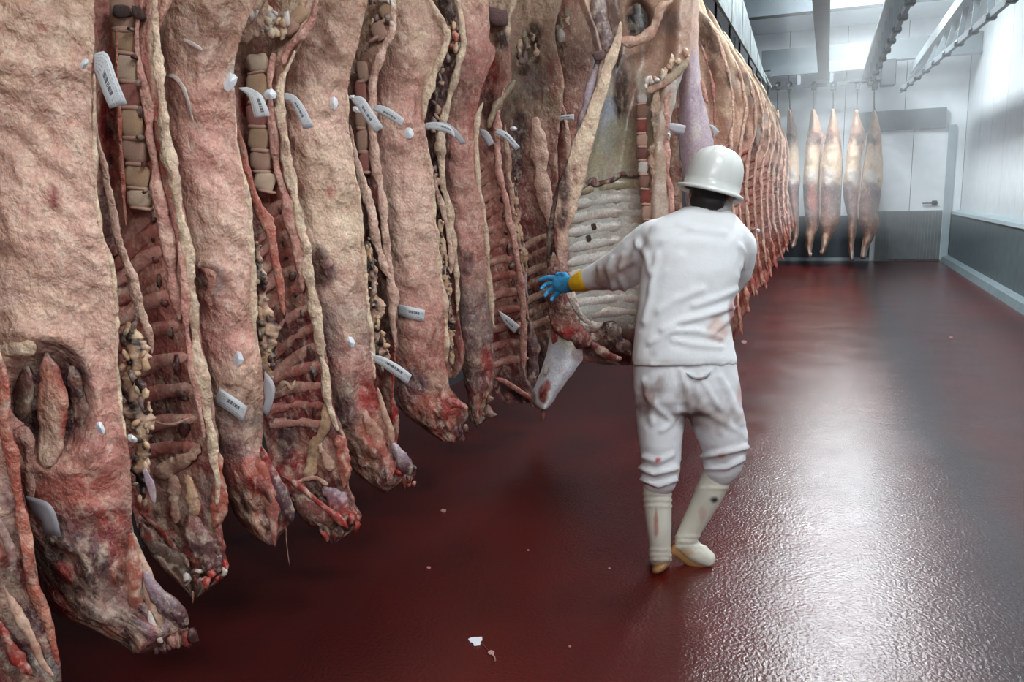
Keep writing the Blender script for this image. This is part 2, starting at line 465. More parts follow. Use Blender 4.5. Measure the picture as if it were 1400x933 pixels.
# ---------------------------------------------------------------- the room
def floormat():
    m, nt, b = newmat('wet_red_floor_paint'); L = nt.links.new
    tc = node(nt, 'ShaderNodeTexCoord')
    def nz(scale, det=5, rough=.6, sc=(1, 1, 1)):
        mp = node(nt, 'ShaderNodeMapping'); mp.inputs['Scale'].default_value = sc; L(tc.outputs['Object'], mp.inputs[0])
        n = node(nt, 'ShaderNodeTexNoise'); n.inputs['Scale'].default_value = scale; n.inputs['Detail'].default_value = det; n.inputs['Roughness'].default_value = rough
        L(mp.outputs[0], n.inputs['Vector']); return n.outputs['Fac']
    def ramp(f, p0, p1, c0, c1):
        r = node(nt, 'ShaderNodeValToRGB'); r.color_ramp.elements[0].position = p0; r.color_ramp.elements[1].position = p1
        r.color_ramp.elements[0].color = (*c0, 1); r.color_ramp.elements[1].color = (*c1, 1); L(f, r.inputs[0]); return r.outputs[0]
    base = ramp(nz(1.3, 6), .35, .65, lin((68, 13, 10)), lin((88, 19, 14)))
    stain = ramp(nz(.55, 4, .5, (1, .6, 1)), .35, .75, (0, 0, 0), (1, 1, 1))
    mx = node(nt, 'ShaderNodeMix', data_type='RGBA'); L(stain, mx.inputs[0]); L(base, mx.inputs[6]); mx.inputs[7].default_value = (*lin((46, 15, 14)), 1)
    # a grey worn wheel track that runs along the aisle
    sx = node(nt, 'ShaderNodeSeparateXYZ'); L(tc.outputs['Object'], sx.inputs[0])
    wob = nz(.5, 2)
    def mth(op, a, bb):
        n = node(nt, 'ShaderNodeMath', operation=op)
        for i, v in enumerate((a, bb)):
            if isinstance(v, (int, float)): n.inputs[i].default_value = v
            else: L(v, n.inputs[i])
        return n.outputs[0]
    off = mth('ABSOLUTE', mth('SUBTRACT', mth('ADD', sx.outputs[0], mth('MULTIPLY', wob, .5)), .98), 0)
    tr = node(nt, 'ShaderNodeMapRange'); L(off, tr.inputs[0]); tr.inputs[1].default_value = .02; tr.inputs[2].default_value = .3; tr.inputs[3].default_value = .85; tr.inputs[4].default_value = 0
    m2 = node(nt, 'ShaderNodeMix', data_type='RGBA'); L(tr.outputs[0], m2.inputs[0]); L(mx.outputs[2], m2.inputs[6]); m2.inputs[7].default_value = (*lin((42, 34, 36)), 1)
    L(m2.outputs[2], b.inputs['Base Color'])
    rr = node(nt, 'ShaderNodeMapRange'); L(nz(2.2, 3), rr.inputs[0]); rr.inputs[1].default_value = .35; rr.inputs[2].default_value = .65; rr.inputs[3].default_value = .20; rr.inputs[4].default_value = .27
    L(rr.outputs[0], b.inputs['Roughness']); b.inputs['Specular IOR Level'].default_value = .6
    bp = node(nt, 'ShaderNodeBump'); bp.inputs['Strength'].default_value = .45; bp.inputs['Distance'].default_value = .006
    L(nz(70, 3, .55), bp.inputs['Height'])
    b2 = node(nt, 'ShaderNodeBump'); b2.inputs['Strength'].default_value = .12; b2.inputs['Distance'].default_value = .02
    L(nz(6, 4), b2.inputs['Height']); L(bp.outputs[0], b2.inputs['Normal']); L(b2.outputs[0], b.inputs['Normal'])
    return m
FLOORM = floormat()
WALLM = simple('white_cold_room_panel', (222, 230, 234), .35, bump=(6, .06), var=.05)
WALLD = simple('grey_back_of_room_panel', (84, 86, 88), .5, bump=(6, .06), var=.08)
CEILM = simple('white_ceiling_panel', (226, 234, 238), .5, bump=(8, .05), var=.04)
KERBM = simple('grey_painted_kerb', (84, 99, 103), .5, bump=(30, .3), var=.16)
KERBT = simple('pale_worn_kerb_cap', (150, 166, 172), .45, bump=(30, .2), var=.08)
NAVY = simple('dark_kick_plate', (54, 64, 72), .45, bump=(30, .2), var=.14)
BEAMM = simple('painted_grey_steel', (92, 102, 108), .5, bump=(40, .1), var=.1)
DARKST = simple('dark_oiled_steel', (34, 40, 46), .45, .3, (50, .2), .15)
CORR = simple('grey_ribbed_plate', (112, 119, 121), .5, .1, (60, .15), .12)
WX, BY, LX, FY = 2.58, 18.7, -2.95, -3.6

fl = box('floor', (LX - .2, FY - .2, -.2), (WX + .4, BY + .4, 0), FLOORM); struct(fl)
ce = box('ceiling', (LX - .2, FY - .2, CEIL), (WX + .4, BY + .4, CEIL + .2), CEILM); struct(ce)
# right wall: insulated panels 1.15 m wide with open joints, one object for each panel
wr = box('wall_right', (WX + .012, FY, 0), (WX + .3, BY + .3, CEIL), WALLD); struct(wr)
y = FY
while y < BY:
    box('panel', (WX, y + .007, 1.0), (WX + .014, min(BY, y + 1.15) - .007, CEIL - .002), WALLM, wr); y += 1.15
wb = box('wall_back', (LX, BY + .012, 0), (WX, BY + .3, CEIL), WALLD); struct(wb)
x = WX
while x > LX:
    box('panel', (max(LX, x - 1.15) + .007, BY, 0.0), (x - .007, BY + .014, CEIL - .002), WALLM, wb); x -= 1.15
wl = box('wall_left', (LX - .2, FY, 0), (LX, BY + .3, CEIL), simple('dark_left_wall', (52, 54, 58), .6, bump=(6, .06), var=.1)); struct(wl)  # dark colour stands in for the unlit space left of the row
wf = box('wall_front', (LX, FY - .2, 0), (WX, FY, CEIL), WALLD); struct(wf)
# kerb along the right wall: sloped foot, upright face, pale cap
def extr(name, prof_xz, y0, y1, mat, parent=None):
    n = len(prof_xz); vs = [(a, y0, b) for a, b in prof_xz] + [(a, y1, b) for a, b in prof_xz]
    fs = [(i, (i + 1) % n, n + (i + 1) % n, n + i) for i in range(n)] + [tuple(range(n))[::-1], tuple(range(n, 2 * n))]
    return mk(name, vs, fs, mat, parent, smooth=False)
kb = extr('baseboard_right', [(2.40, .10), (2.42, .98), (WX, .98), (WX, 0), (2.30, 0)], FY, BY, KERBM); struct(kb, 'grey painted concrete kerb along the white panelled wall')
extr('kerb_cap', [(2.40, .98), (2.42, 1.03), (WX, 1.06), (WX, .98)], FY, BY, KERBT, kb)
extr('kerb_foot', [(2.26, .0), (2.30, .10), (2.402, .13), (2.402, .0)], FY, BY, simple('pale_grey_kerb_foot', (102, 116, 121), .5, bump=(30, .3), var=.14), kb)
# back wall left of the door: dark kick plate with pale skirting; the door with its ribbed plate
bk = box('baseboard_back', (LX, BY - .03, 0), (.9, BY, .98), NAVY); struct(bk, 'dark kick plate across the back wall')
box('skirting', (LX, BY - .06, 0), (.9, BY - .03, .07), KERBT, bk)
dl, dr = PY(1196, 320, BY - .04).x, PY(1287, 320, BY - .04).x
door = box('door_1', (dl, BY - .05, .03), (dr, BY - .002, 2.72), WALLM); struct(door, 'white sliding cold room door with a ribbed grey kick plate')
box('kick_plate', (dl + .01, BY - .062, .03), (dr - .01, BY - .05, 1.06), CORR, door)
k = 0; xx = dl + .03
ribs = bmesh.new()
while xx < dr - .03:
    r = bmesh.ops.create_cube(ribs, size=1, matrix=Matrix.Translation((xx, BY - .072, .545)) @ Matrix.Diagonal((.022, .022, 1.0, 1)))
    xx += .062
rm = bpy.data.meshes.new('plate_ribs'); ribs.to_mesh(rm); ribs.free()
ro = put('plate_ribs', rm, CORR, door); ro['kind'] = 'stuff'
box('handle_plate', (dr - .22, BY - .09, 1.16), (dr - .12, BY - .05, 1.26), DARKST, door, .01)
box('handle', (dr - .40, BY - .12, 1.195), (dr - .10, BY - .09, 1.22), DARKST, door, .005)
for q in (0.5,):
    xm = dl + (dr - dl) * q; box('leaf_joint', (xm - .006, BY - .054, 1.06), (xm + .006, BY - .0495, 2.72), BEAMM, door)
jamb = box('trim_1', (dr + .0, BY - .07, 0), (dr + .14, BY - .001, 2.78), KERBT); struct(jamb, 'pale post beside the sliding door')
trk = box('door_track_cover', (PY(1170, 150, BY).x, BY - .18, 2.72), (PY(1293, 150, BY).x, BY - .02, 3.12), BEAMM)
tag(trk, 'grey box cover over the sliding door track on the back wall', 'door track')

# ceiling beams across the aisle
BEAMS = [(13.0, 4.13, 4.55), (17.5, 3.97, 4.36)]
for yb, z0, z1 in BEAMS:
    bo = box('ceiling_beam', (-1.35, yb - .05, z0 + .02), (WX - .01, yb + .05, z1), BEAMM); struct(bo)
    box('flange', (-1.35, yb - .11, z0), (WX - .01, yb + .11, z0 + .02), BEAMM, bo)
# runway rails along the aisle: upper steel joist, lower track on brackets
def bar(name, a, b, w, h, mat, parent):
    a, b = Vector(a), Vector(b); s = (b - a).cross(Vector((0, 0, 1)))
    s = (s.normalized() if s.length > 1e-5 else RT) * w
    u = (b - a).cross(s).normalized() * h
    vs = [q + s * i + u * j for q in (a, b) for i, j in ((-1, -1), (1, -1), (1, 1), (-1, 1))]
    return mk(name, vs, [(3, 2, 1, 0), (4, 5, 6, 7), (0, 1, 5, 4), (1, 2, 6, 5), (2, 3, 7, 6), (3, 0, 4, 7)], mat, parent, smooth=False)
def runway(label, j0, j1, t0, t1, n=9, w=.06):
    t = thing('overhead_runway', ((j0[0] + j1[0]) / 2, (j0[1] + j1[1]) / 2, t0[2]), label, 'rail', 'overhead runways along the aisle')
    bar('joist', j0, j1, w, .09, BEAMM, t)
    bar('joist_flange', (j0[0], j0[1], j0[2] - .10), (j1[0], j1[1], j1[2] - .10), w * 1.6, .012, BEAMM, t)
    if t1: bar('track', t0, t1, .022, .035, BEAMM, t)
    if not t1: return t
    for k in range(n):
        f = (k + .5) / n
        q = Vector(t0).lerp(Vector(t1), f); g = (q.y - j0[1]) / (j1[1] - j0[1])
        r = Vector(j0).lerp(Vector(j1), g)
        bar('bracket', q, (r.x, r.y, r.z - .08), .014, .03, BEAMM, t)
        o = box('roller', (q.x - .05, q.y - .05, q.z - .055), (q.x + .05, q.y + .05, q.z + .01), DARKST, t, .015)
    return t
runway('grey overhead joist over the middle of the aisle, without rollers', (-.15, 8.5, 3.78), (-.15, 17.1, 3.78), (0, 0, 3.5), None)
runway('grey overhead runway with roller brackets, second from the white panelled wall', (.62, 8.5, 3.74), (.62, 17.1, 3.74), (.66, 7.6, 3.3), (.60, 15.4, 3.3), 11)
runway('grey overhead runway with roller brackets nearest the white panelled wall', (1.44, 8.5, 3.74), (1.44, 17.0, 3.74), (1.52, 8.4, 3.25), (1.14, 16.1, 3.25), 10)

# ---------------------------------------------------------------- the near row of beef sides
def vertebrae(parent, line, d, rx, ry, n, cols=('yellow', 'bone', 'tan'), rd=.022, disc='disc', seed=0):
    sp = spline(line, n)
    for k in range(n):
        (x0, y0), (x1, y1) = sp[k][:2], sp[k + 1][:2]
        ang = math.degrees(math.atan2(x1 - x0, y1 - y0)); L = math.hypot(x1 - x0, y1 - y0)
        xm, ym = (x0 + x1) / 2, (y0 + y1) / 2; dp = d(xm, ym) if callable(d) else d
        chunk('vertebra', parent, xm, ym, dp + .010, rx * 1.08, L * .48, rd, cols[(k + seed) % len(cols)], -ang, k + seed)
        if disc: chunk('spinal_disc', parent, x1, y1, dp + .008, rx * .97, L * .10, rd * .9, disc, -ang, k)
def ribs(parent, heads, vec, d, r=5.5, col='salmon', sag=4, col2=None, grow=0, seed=0):
    """heads: [(x, y)] where each rib leaves the spine; vec: (dx, dy) to its free end."""
    for k, h in enumerate(heads):
        dx, dy = vec(k) if callable(vec) else vec
        dx *= 1.35; dy *= 1.35
        c = col if not col2 or k % 2 else col2
        pts = [(h[0] - dx * .16, h[1] - dy * .12, r), (h[0], h[1], r * 1.25), (h[0] + dx * .3, h[1] + dy * .3 - sag, r * 1.45), (h[0] + dx * .65, h[1] + dy * .65 - sag, r * 1.45), (h[0] + dx * 1.1, h[1] + dy * 1.1, r * 1.2)]
        cord('rib', parent, pts, (lambda x, y: d(x, y) + .009) if callable(d) else d + .009, c, 6, 7, .75, .16, MEAT if c in ('meat', 'red', 'dark') else BONE, seed + k)

# -- side 0: the cut edge at the very left of the picture
t = side('beef side cut off by the left picture edge, only its red shoulder showing', -60, 1.82)
rows = [(300, -330, -60), (440, -320, -22), (500, -310, 0), (534, -300, 11), (580, -300, 12), (622, -300, 22), (678, -290, 34), (720, -290, 41), (792, -280, 51), (837, -270, 66), (880, -250, 78), (917, -220, 86), (950, -200, 86), (985, -160, 60)]
s0 = shell('neck_and_shoulder', t, hang(t, rows, 1.82), 1.82, profile('convex', .05), .05,
           paint([(450, 'fat'), (600, 'rose'), (760, 'red'), (860, 'dark')], [(20, 620, 14, 40, 'bone', .6), (10, 700, 25, 60, 'grey', .7), (55, 780, 14, 50, 'red', .8), (35, 870, 30, 40, 'purple', .8), (20, 800, 20, 30, 'dark', .8), (60, 905, 20, 14, 'white', .6)]), 20, 70, amp=.016, seed=3, raw=560)
cord('back_fat', t, [(-18, 440, 6), (6, 520, 7), (8, 580, 7), (18, 640, 8), (34, 720, 8), (46, 800, 8), (66, 860, 8), (80, 910, 6)], lambda x, y: 1.80, 'salmon', jit=.3)
cord('neck_sinew', t, [(6, 800, 5), (24, 838, 7), (44, 872, 6), (58, 905, 5), (74, 925, 4)], 1.765, 'bone', mat=BONE)
cord('neck_sinew', t, [(-6, 700, 6), (10, 742, 7), (20, 775, 6)], 1.765, 'grey', mat=BONE)
cord('neck_sinew', t, [(-2, 850, 7), (20, 890, 8), (45, 922, 8)], 1.76, 'red', mat=MEAT)

# -- side 1: outer face, pale with a cut opening in the brisket
t1 = side('large pale beef side nearest the camera, with a torn dark opening above its shoulder', 40, 2.1)
rows = [(-40, -190, 128), (0, -180, 129), (64, -170, 129), (106, -165, 124), (193, -160, 126), (299, -150, 132), (366, -140, 151), (434, -130, 158), (472, -120, 157), (555, -95, 162), (599, -60, 172), (625, -45, 178), (680, -15, 180), (724, 15, 181), (762, 38, 189), (800, 52, 199), (826, 58, 222), (845, 82, 240), (858, 112, 262), (870, 140, 256), (883, 168, 235), (894, 182, 200)]
h1 = [([(-10, 455), (40, 452), (90, 465), (125, 510), (135, 580), (122, 630)], 9, .016), ([(30, 170), (60, 205), (95, 235)], 9, .018), ([(10, 330), (60, 350), (110, 345)], 10, .009), ([(0, 395), (50, 400), (100, 420)], 9, .01),
      ([(25, 640), (80, 650), (150, 640)], 9, .008), ([(120, 700), (150, 690), (178, 700)], 10, .014), ([(10, 80), (50, 95), (100, 90)], 12, .01), ([(60, 260), (100, 290), (120, 330)], 8, .008), ([(-20, 270), (20, 300), (40, 320)], 9, .01)]
p1 = shell('fat_cover', t1, hang(t1, rows, 2.1), 2.1, profile('left', .085), .05,
           paint([(-100, 'tan'), (60, 'tan'), (130, 'fat'), (300, 'fat'), (430, 'fat'), (560, 'pink'), (660, 'rose'), (740, 'grey'), (850, 'brown')],  # tan top rows carry the shade under the haunch
                 [(76, 270, 5, 16, 'blood', .8), (60, 40, 3, 4, 'red', .7), (95, 165, 8, 4, 'salmon', .6), (66, 548, 58, 74, 'dark', 1), (50, 690, 26, 22, 'red', .75), (155, 715, 26, 22, 'red', .9), (105, 670, 60, 26, 'salmon', .5),
                  (100, 760, 66, 55, 'dark', .75), (60, 810, 50, 60, 'dark', .85), (150, 745, 14, 40, 'purple', .8), (170, 780, 18, 60, 'salmon', .7), (150, 830, 50, 26, 'grey', .6), (130, 740, 30, 26, 'purple', .7), (215, 850, 24, 30, 'lilac', .6), (250, 862, 22, 14, 'dark', .8), (190, 878, 30, 14, 'dark', .6)]),
           44, 190, amp=.017, seed=1, raw=690, folds=h1, pits=[(66, 548, 55, 72, .05)])
fs1 = lambda x, y: p1.surf(x, y)
cord('brisket_muscle', t1, [(66, 482, 9, .03), (72, 520, 14, .025), (74, 560, 17, .02), (72, 600, 20, .015), (66, 640, 14, .0)], fs1, paint([(480, 'grey'), (520, 'salmon'), (600, 'bone')], [(84, 515, 8, 22, 'blood', .7), (88, 580, 7, 22, 'red', .8), (52, 585, 8, 22, 'grey', .7)]), 18, 9, .5, .25, FAT, 4)
cord('brisket_muscle', t1, [(98, 500, 8, .04), (108, 540, 12, .035), (112, 585, 11, .035), (104, 620, 7, .03)], fs1, 'dark', 14, 8, .5, .2, MEAT, 5)
cord('brisket_muscle', t1, [(38, 500, 8, .045), (32, 540, 13, .04), (30, 575, 11, .035)], fs1, 'dark', 12, 8, .5, .2, MEAT, 6)
cord('torn_fat_flap', t1, [(-12, 484, 10), (10, 478, 12), (34, 474, 10), (48, 470, 7)], lambda x, y: fs1(x, y) - .006, 'cream', 12, 7, .4, .4, FAT, 9)
cord('torn_fat_flap', t1, [(46, 700, 4, .0), (36, 610, 9, .0), (14, 590, 13, .0), (-4, 540, 10, .0)], fs1, 'pink', 14, 7, .5, .4, FAT, 8)
cord('shank_bone', t1, [(183, 728, 4), (192, 760, 6), (204, 790, 9), (212, 830, 9), (220, 862, 7)], 2.06, 'bone', 16, 8, .8, .15, BONE, 3)
cord('shank_muscle', t1, [(196, 775, 5), (214, 808, 9), (234, 832, 13), (256, 858, 10)], 2.055, paint([(780, 'lilac'), (835, 'purple'), (855, 'dark')], mott=.4), 16, 8, .8, .25, MEAT, 3)
cord('shank_muscle', t1, [(178, 730, 10), (180, 775, 13), (186, 820, 14), (192, 860, 12), (190, 886, 7)], 2.05, paint([(720, 'red'), (790, 'salmon'), (850, 'brown')]), 18, 8, .7, .35, MEAT, 7)
cord('shank_tendon', t1, [(205, 835, 4), (212, 862, 6), (222, 880, 4)], 2.035, 'white', 8, 7, .7, .2, BONE, 5)
lumps('torn_end', t1, [(x, 886 - abs(x - 215) * .25 + random.uniform(-5, 5), random.uniform(4, 8), random.choice(['dark', 'purple', 'meat', 'red'])) for x in range(180, 266, 7)], 2.07, 8)
cord('belly_edge', t1, [(128, 100, 3), (130, 193, 4), (134, 300, 4), (152, 366, 5), (158, 434, 5), (157, 480, 5), (163, 560, 6), (174, 610, 6)], 2.11, 'cream', 40, 6, 1, .35, FAT, 12)
fatstrip('channel_fat', t1, [(176, 440, 12), (182, 480, 17), (184, 530, 17), (188, 580, 15), (192, 630, 12), (194, 684, 9)], 2.17, 5, 1.2)
cord('hide_shred', t1, [(198, 640, 3), (204, 660, 6), (210, 690, 3)], 2.14, 'lilac', 8, 6, .3, .2, MEMB)
paper(t1, [(35, 678, 44, 700), (52, 682, 46, 705), (66, 688, 56, 712), (76, 702, 58, 718), (84, 735, 58, 730)], lambda x, y: fs1(x, y) - .03, PLAIN, .02)
paper(t1, [(129, 74, 129, 96), (146, 72, 134, 108), (160, 108, 141, 128), (174, 142, 150, 149)], 2.065, PAPER, .012, name='paper_tag')
clip(t1, 115, 88, 2.03, 5, 8, 30); clip(t1, 137, 585, 1.99, 6, 10, -20); clip(t1, 181, 600, 2.1, 8, 5, 30)

# -- side 2: inner face behind it: backbone and ribs
t2 = side('beef side with its long sawn backbone showing, right behind the nearest pale side', 200, 2.4)
rows = [(-40, 112, 244), (0, 112, 237), (42, 112, 217), (96, 112, 215), (129, 112, 223), (206, 112, 233), (299, 118, 255), (359, 124, 264), (400, 128, 266), (469, 136, 276), (527, 140, 289), (589, 150, 297), (637, 165, 303), (680, 178, 304), (710, 184, 302), (742, 196, 306), (760, 208, 311), (778, 222, 314), (795, 240, 305), (806, 252, 283), (818, 262, 270)]
s2 = shell('inner_wall', t2, hang(t2, rows, 2.4), 2.4, profile('hollow', .05), .06,
           paint([(-50, 'pink'), (100, 'rose'), (240, 'salmon'), (320, 'rose'), (440, 'rose'), (520, 'meat'), (700, 'meat'), (790, 'dark')],
                 [(180, 110, 17, 150, 'pink', .9), (147, 160, 13, 62, 'blood', 1), (150, 240, 10, 60, 'red', .8), (150, 180, 8, 12, 'dark', .9), (150, 220, 6, 10, 'dark', .9), (142, 330, 14, 120, 'black', .8), (210, 60, 7, 70, 'cream', .8), (200, 115, 8, 50, 'rose', .8), (232, 330, 12, 70, 'pink', .8),  # black strip paints the shaded gap beside the outer side
                  (222, 560, 28, 34, 'dark', .8), (228, 610, 30, 16, 'dark', .8), (240, 660, 28, 30, 'bone', .5), (280, 690, 16, 40, 'purple', .7), (225, 750, 40, 16, 'dark', .9), (296, 770, 14, 16, 'purple', .9)]), 34, 150, amp=.010, seed=6, raw=640, mat=FAT)
f2 = lambda x, y: s2.surf(x, y)
vertebrae(t2, [(167, -10), (170, 42), (175, 74), (178, 113), (180, 148), (183, 190), (187, 225), (190, 258), (194, 285)], lambda x, y: 2.385, 14.5, 15, 8, ('yellow', 'bone', 'yellow', 'cream', 'rose'), seed=1)
chunk('kidney_vein', t2, 168, 16, 2.375, 11, 8, .02, 'dark', 0, 1); chunk('kidney_vein', t2, 190, 18, 2.375, 6, 9, .02, 'dark', 10, 2)
lumps('spinal_channel', t2, [(180 + (y - 30) * .085, y, 4.2, 'dark') for y in range(40, 280, 37)], 2.365, 4)
cord('spine_membrane', t2, [(196, -20, 6), (188, 40, 4), (192, 100, 5), (202, 150, 6), (208, 200, 6), (214, 250, 7), (222, 300, 8), (232, 350, 9), (240, 400, 9), (246, 440, 7)], 2.375, 'pink', 40, 7, .7, .3, FAT, 3)
cord('spine_membrane', t2, [(158, 40, 3), (161, 110, 3), (165, 200, 3), (168, 270, 3), (172, 310, 2)], 2.375, 'salmon', 30, 6, .7, .3, FAT, 6)
heads = [(212, 290), (212, 318), (216, 346), (222, 376), (228, 408), (236, 446), (246, 490), (252, 532), (256, 574), (258, 612)]
ribs(t2, heads, lambda k: (-38 - k * 3, 40 - k * 3.2), f2, 8, 'rose', 5, 'pink', .1, seed=2)
lumps('rib_gap_clot', t2, [(h[0] - 3, h[1] + 8, 5 + k * .3, 'dark') for k, h in enumerate(heads)], lambda x, y: f2(x, y) + .002, 7)
cord('back_fat', t2, [(212, -30, 9), (214, 40, 8), (217, 90, 7), (222, 140, 7), (230, 200, 8), (240, 260, 8), (250, 320, 9), (258, 370, 9), (260, 410, 8), (266, 470, 8), (276, 520, 9), (286, 580, 8), (294, 640, 9), (298, 690, 8)], 2.36, 'cream', 70, 8, .8, .35, FAT, 8)
cord('back_fat', t2, [(246, 330, 4), (253, 390, 6), (252, 430, 5), (258, 480, 4), (268, 540, 5), (280, 600, 5)], 2.345, 'pink', 40, 7, .8, .3, FAT, 9)
cord('belly_flap', t2, [(122, 100, 2.5), (128, 150, 3), (133, 200, 4), (141, 230, 6), (148, 265, 6), (154, 292, 6), (162, 322, 6), (170, 350, 6), (182, 385, 7), (192, 420, 6), (200, 445, 8), (206, 470, 8), (207, 484, 4)], 2.27, 'fat', 60, 8, .6, .28, FAT, 4)
# neck: flat dark sawn face, yellow neck ligament, red strap muscles
cord('neck_bone', t2, [(190, 716, 9), (212, 745, 13), (236, 772, 15), (262, 800, 12)], lambda x, y: f2(x, y) - .012, paint([(700, 'meat'), (760, 'dark')], [(214, 735, 30, 4, 'red', .9)], .5), 26, 11, .5, .45, MEAT, 8)
cord('neck_bone_edge', t2, [(190, 700, 3), (215, 722, 4), (240, 752, 4), (266, 790, 5), (280, 800, 4)], lambda x, y: f2(x, y) - .012, 'red', 16, 6, .8, .4, MEAT, 9)
cord('neck_muscle', t2, [(262, 700, 12), (276, 738, 16), (290, 766, 15), (304, 780, 8)], lambda x, y: f2(x, y) - .012, paint([(690, 'rose'), (740, 'purple'), (775, 'dark')], [], .5), 26, 11, .5, .45, MEAT, 3)
cord('neck_ligament', t2, [(214, 652, 9), (228, 640, 10), (246, 632, 10), (262, 622, 8), (272, 610, 5)], lambda x, y: f2(x, y) - .012, 'bone', 26, 11, .5, .45, BONE, 2)
cord('neck_ligament', t2, [(236, 650, 8), (238, 690, 10), (240, 716, 8)], lambda x, y: f2(x, y) - .012, 'bone', 26, 11, .5, .45, BONE, 5)
cord('neck_ligament', t2, [(256, 650, 6), (262, 680, 9), (268, 706, 6)], lambda x, y: f2(x, y) - .012, 'yellow', 26, 11, .5, .45, BONE, 6)
cord('shoulder_strap', t2, [(298, 620, 6), (300, 660, 9), (299, 700, 8), (294, 722, 4)], lambda x, y: f2(x, y) - .012, 'salmon', 26, 11, .5, .45, MEAT, 6)
cord('membrane_strand', t2, [(206, 575, 2), (232, 580, 3), (258, 572, 2)], 2.36, 'bone', 8, 6, .7, .3, BONE, 4)
lumps('torn_end', t2, [(260 + random.uniform(-8, 50), 785 + random.uniform(-14, 16), random.uniform(4, 7), random.choice(['dark', 'purple', 'red', 'white'])) for _ in range(14)], 2.36, 3)
cord('blood_drip', t2, [(263, 808, 2.5), (264, 818, 1.6), (263, 826, .8)], 2.36, 'blood', 6, 6, 1, .1, MEAT)

# -- side 3: outer face
t3 = side('pale pink beef side with a white printed label low on its shoulder', 290, 2.7)
rows = [(-40, 196, 372), (0, 200, 350), (55, 204, 328), (93, 206, 319), (129, 210, 321), (193, 218, 322), (257, 230, 335), (299, 238, 340), (383, 250, 344), (452, 258, 346), (480, 262, 353), (500, 266, 359), (575, 276, 360), (609, 284, 358), (641, 298, 376), (665, 304, 392), (686, 312, 400), (699, 318, 403), (712, 326, 398), (724, 334, 392), (734, 346, 380), (746, 366, 378)]
p3 = shell('fat_cover', t3, hang(t3, rows, 2.7), 2.7, profile('left', .08), .05,
           paint([(-60, 'tan'), (60, 'tan'), (150, 'pink'), (330, 'fat'), (470, 'pink'), (540, 'tan'), (590, 'grey'), (640, 'rose'), (700, 'brown')],
                 [(322, 105, 14, 22, 'white', .8), (280, 60, 60, 50, 'brown', .45), (276, 378, 10, 18, 'dark', .9), (292, 385, 16, 22, 'grey', .7), (310, 610, 30, 22, 'purple', .7), (360, 660, 22, 26, 'red', .8), (352, 640, 24, 14, 'salmon', .8), (328, 700, 24, 26, 'brown', .7), (388, 695, 16, 26, 'purple', .95), (396, 712, 8, 14, 'dark', .8)]),  # brown top patch and tan rows hold shade under the haunch
           36, 170, amp=.017, seed=11, raw=610, folds=[([(250, 180), (290, 210), (318, 240)], 8, .008), ([(255, 280), (300, 300), (335, 330)], 7, .007), ([(260, 365), (290, 360), (310, 375)], 8, .014), ([(270, 405), (300, 410), (330, 430)], 8, .008), ([(320, 555), (350, 550), (362, 570)], 8, .008), ([(350, 625), (362, 660), (372, 690)], 8, .014), ([(232, 70), (270, 90), (310, 80)], 9, .01)])
f3 = lambda x, y: p3.surf(x, y)
cord('torn_fat_flap', t3, [(272, 366, 5), (284, 372, 9), (290, 384, 7), (284, 410, 6), (290, 418, 3)], lambda x, y: f3(x, y) - .004, 'pink', 12, 7, .4, .4, FAT, 3)
cord('clear_strip', t3, [(220, 106, 2), (236, 104, 3), (248, 118, 3), (256, 138, 3), (265, 166, 2)], lambda x, y: f3(x, y) - .012, 'white', 16, 6, .3, .05, MEMB)
cord('clear_strip', t3, [(250, 54, 2), (262, 60, 3), (277, 68, 2)], lambda x, y: f3(x, y) - .008, 'white', 8, 6, .3, .05, MEMB)
cord('belly_edge', t3, [(320, 130, 3), (322, 193, 4), (336, 257, 4), (343, 330, 5), (346, 400, 5), (348, 452, 5), (357, 500, 4)], 2.71, 'cream', 36, 6, 1, .35, FAT, 12)
fatstrip('channel_fat', t3, [(350, 330, 6), (356, 380, 9), (360, 430, 13), (364, 480, 12), (366, 520, 8)], 2.76, 15, 1.2)
cord('shank_muscle', t3, [(357, 610, 5), (366, 640, 8), (378, 665, 9), (392, 690, 12), (396, 715, 7)], 2.645, paint([(600, 'red'), (660, 'purple'), (700, 'purple')], [], .4), 16, 8, .8, .25, MEAT, 3)
cord('shank_muscle', t3, [(354, 630, 8), (362, 660, 10), (372, 690, 9), (376, 720, 7), (376, 748, 2)], 2.635, paint([(620, 'salmon'), (700, 'rose')]), 16, 8, .7, .35, MEAT, 7)
cord('blood_string', t3, [(391, 722, .9), (392, 745, .7), (396, 775, .5)], 2.69, 'brown', 6, 5, 1, .1, MEAT)
clip(t3, 315, 112, 2.64, 9, 13, 20); clip(t3, 326, 491, f3(326, 491) - .012, 7, 11, 10)
paper(t3, [(292, 552, 300, 531), (308, 560, 318, 542), (332, 578, 338, 556)], lambda x, y: f3(x, y) - .014, PAPER, .008, label='white printed label on the shoulder')
paper(t3, [(325, 120, 338, 119), (340, 132, 356, 128), (345, 150, 366, 148), (348, 162, 369, 159)], 2.68, PAPER, .012)
paper(t3, [(362, 508, 360, 530), (375, 525, 362, 545), (374, 548, 360, 556), (366, 570, 358, 562)], 2.65, PLAIN, .02)

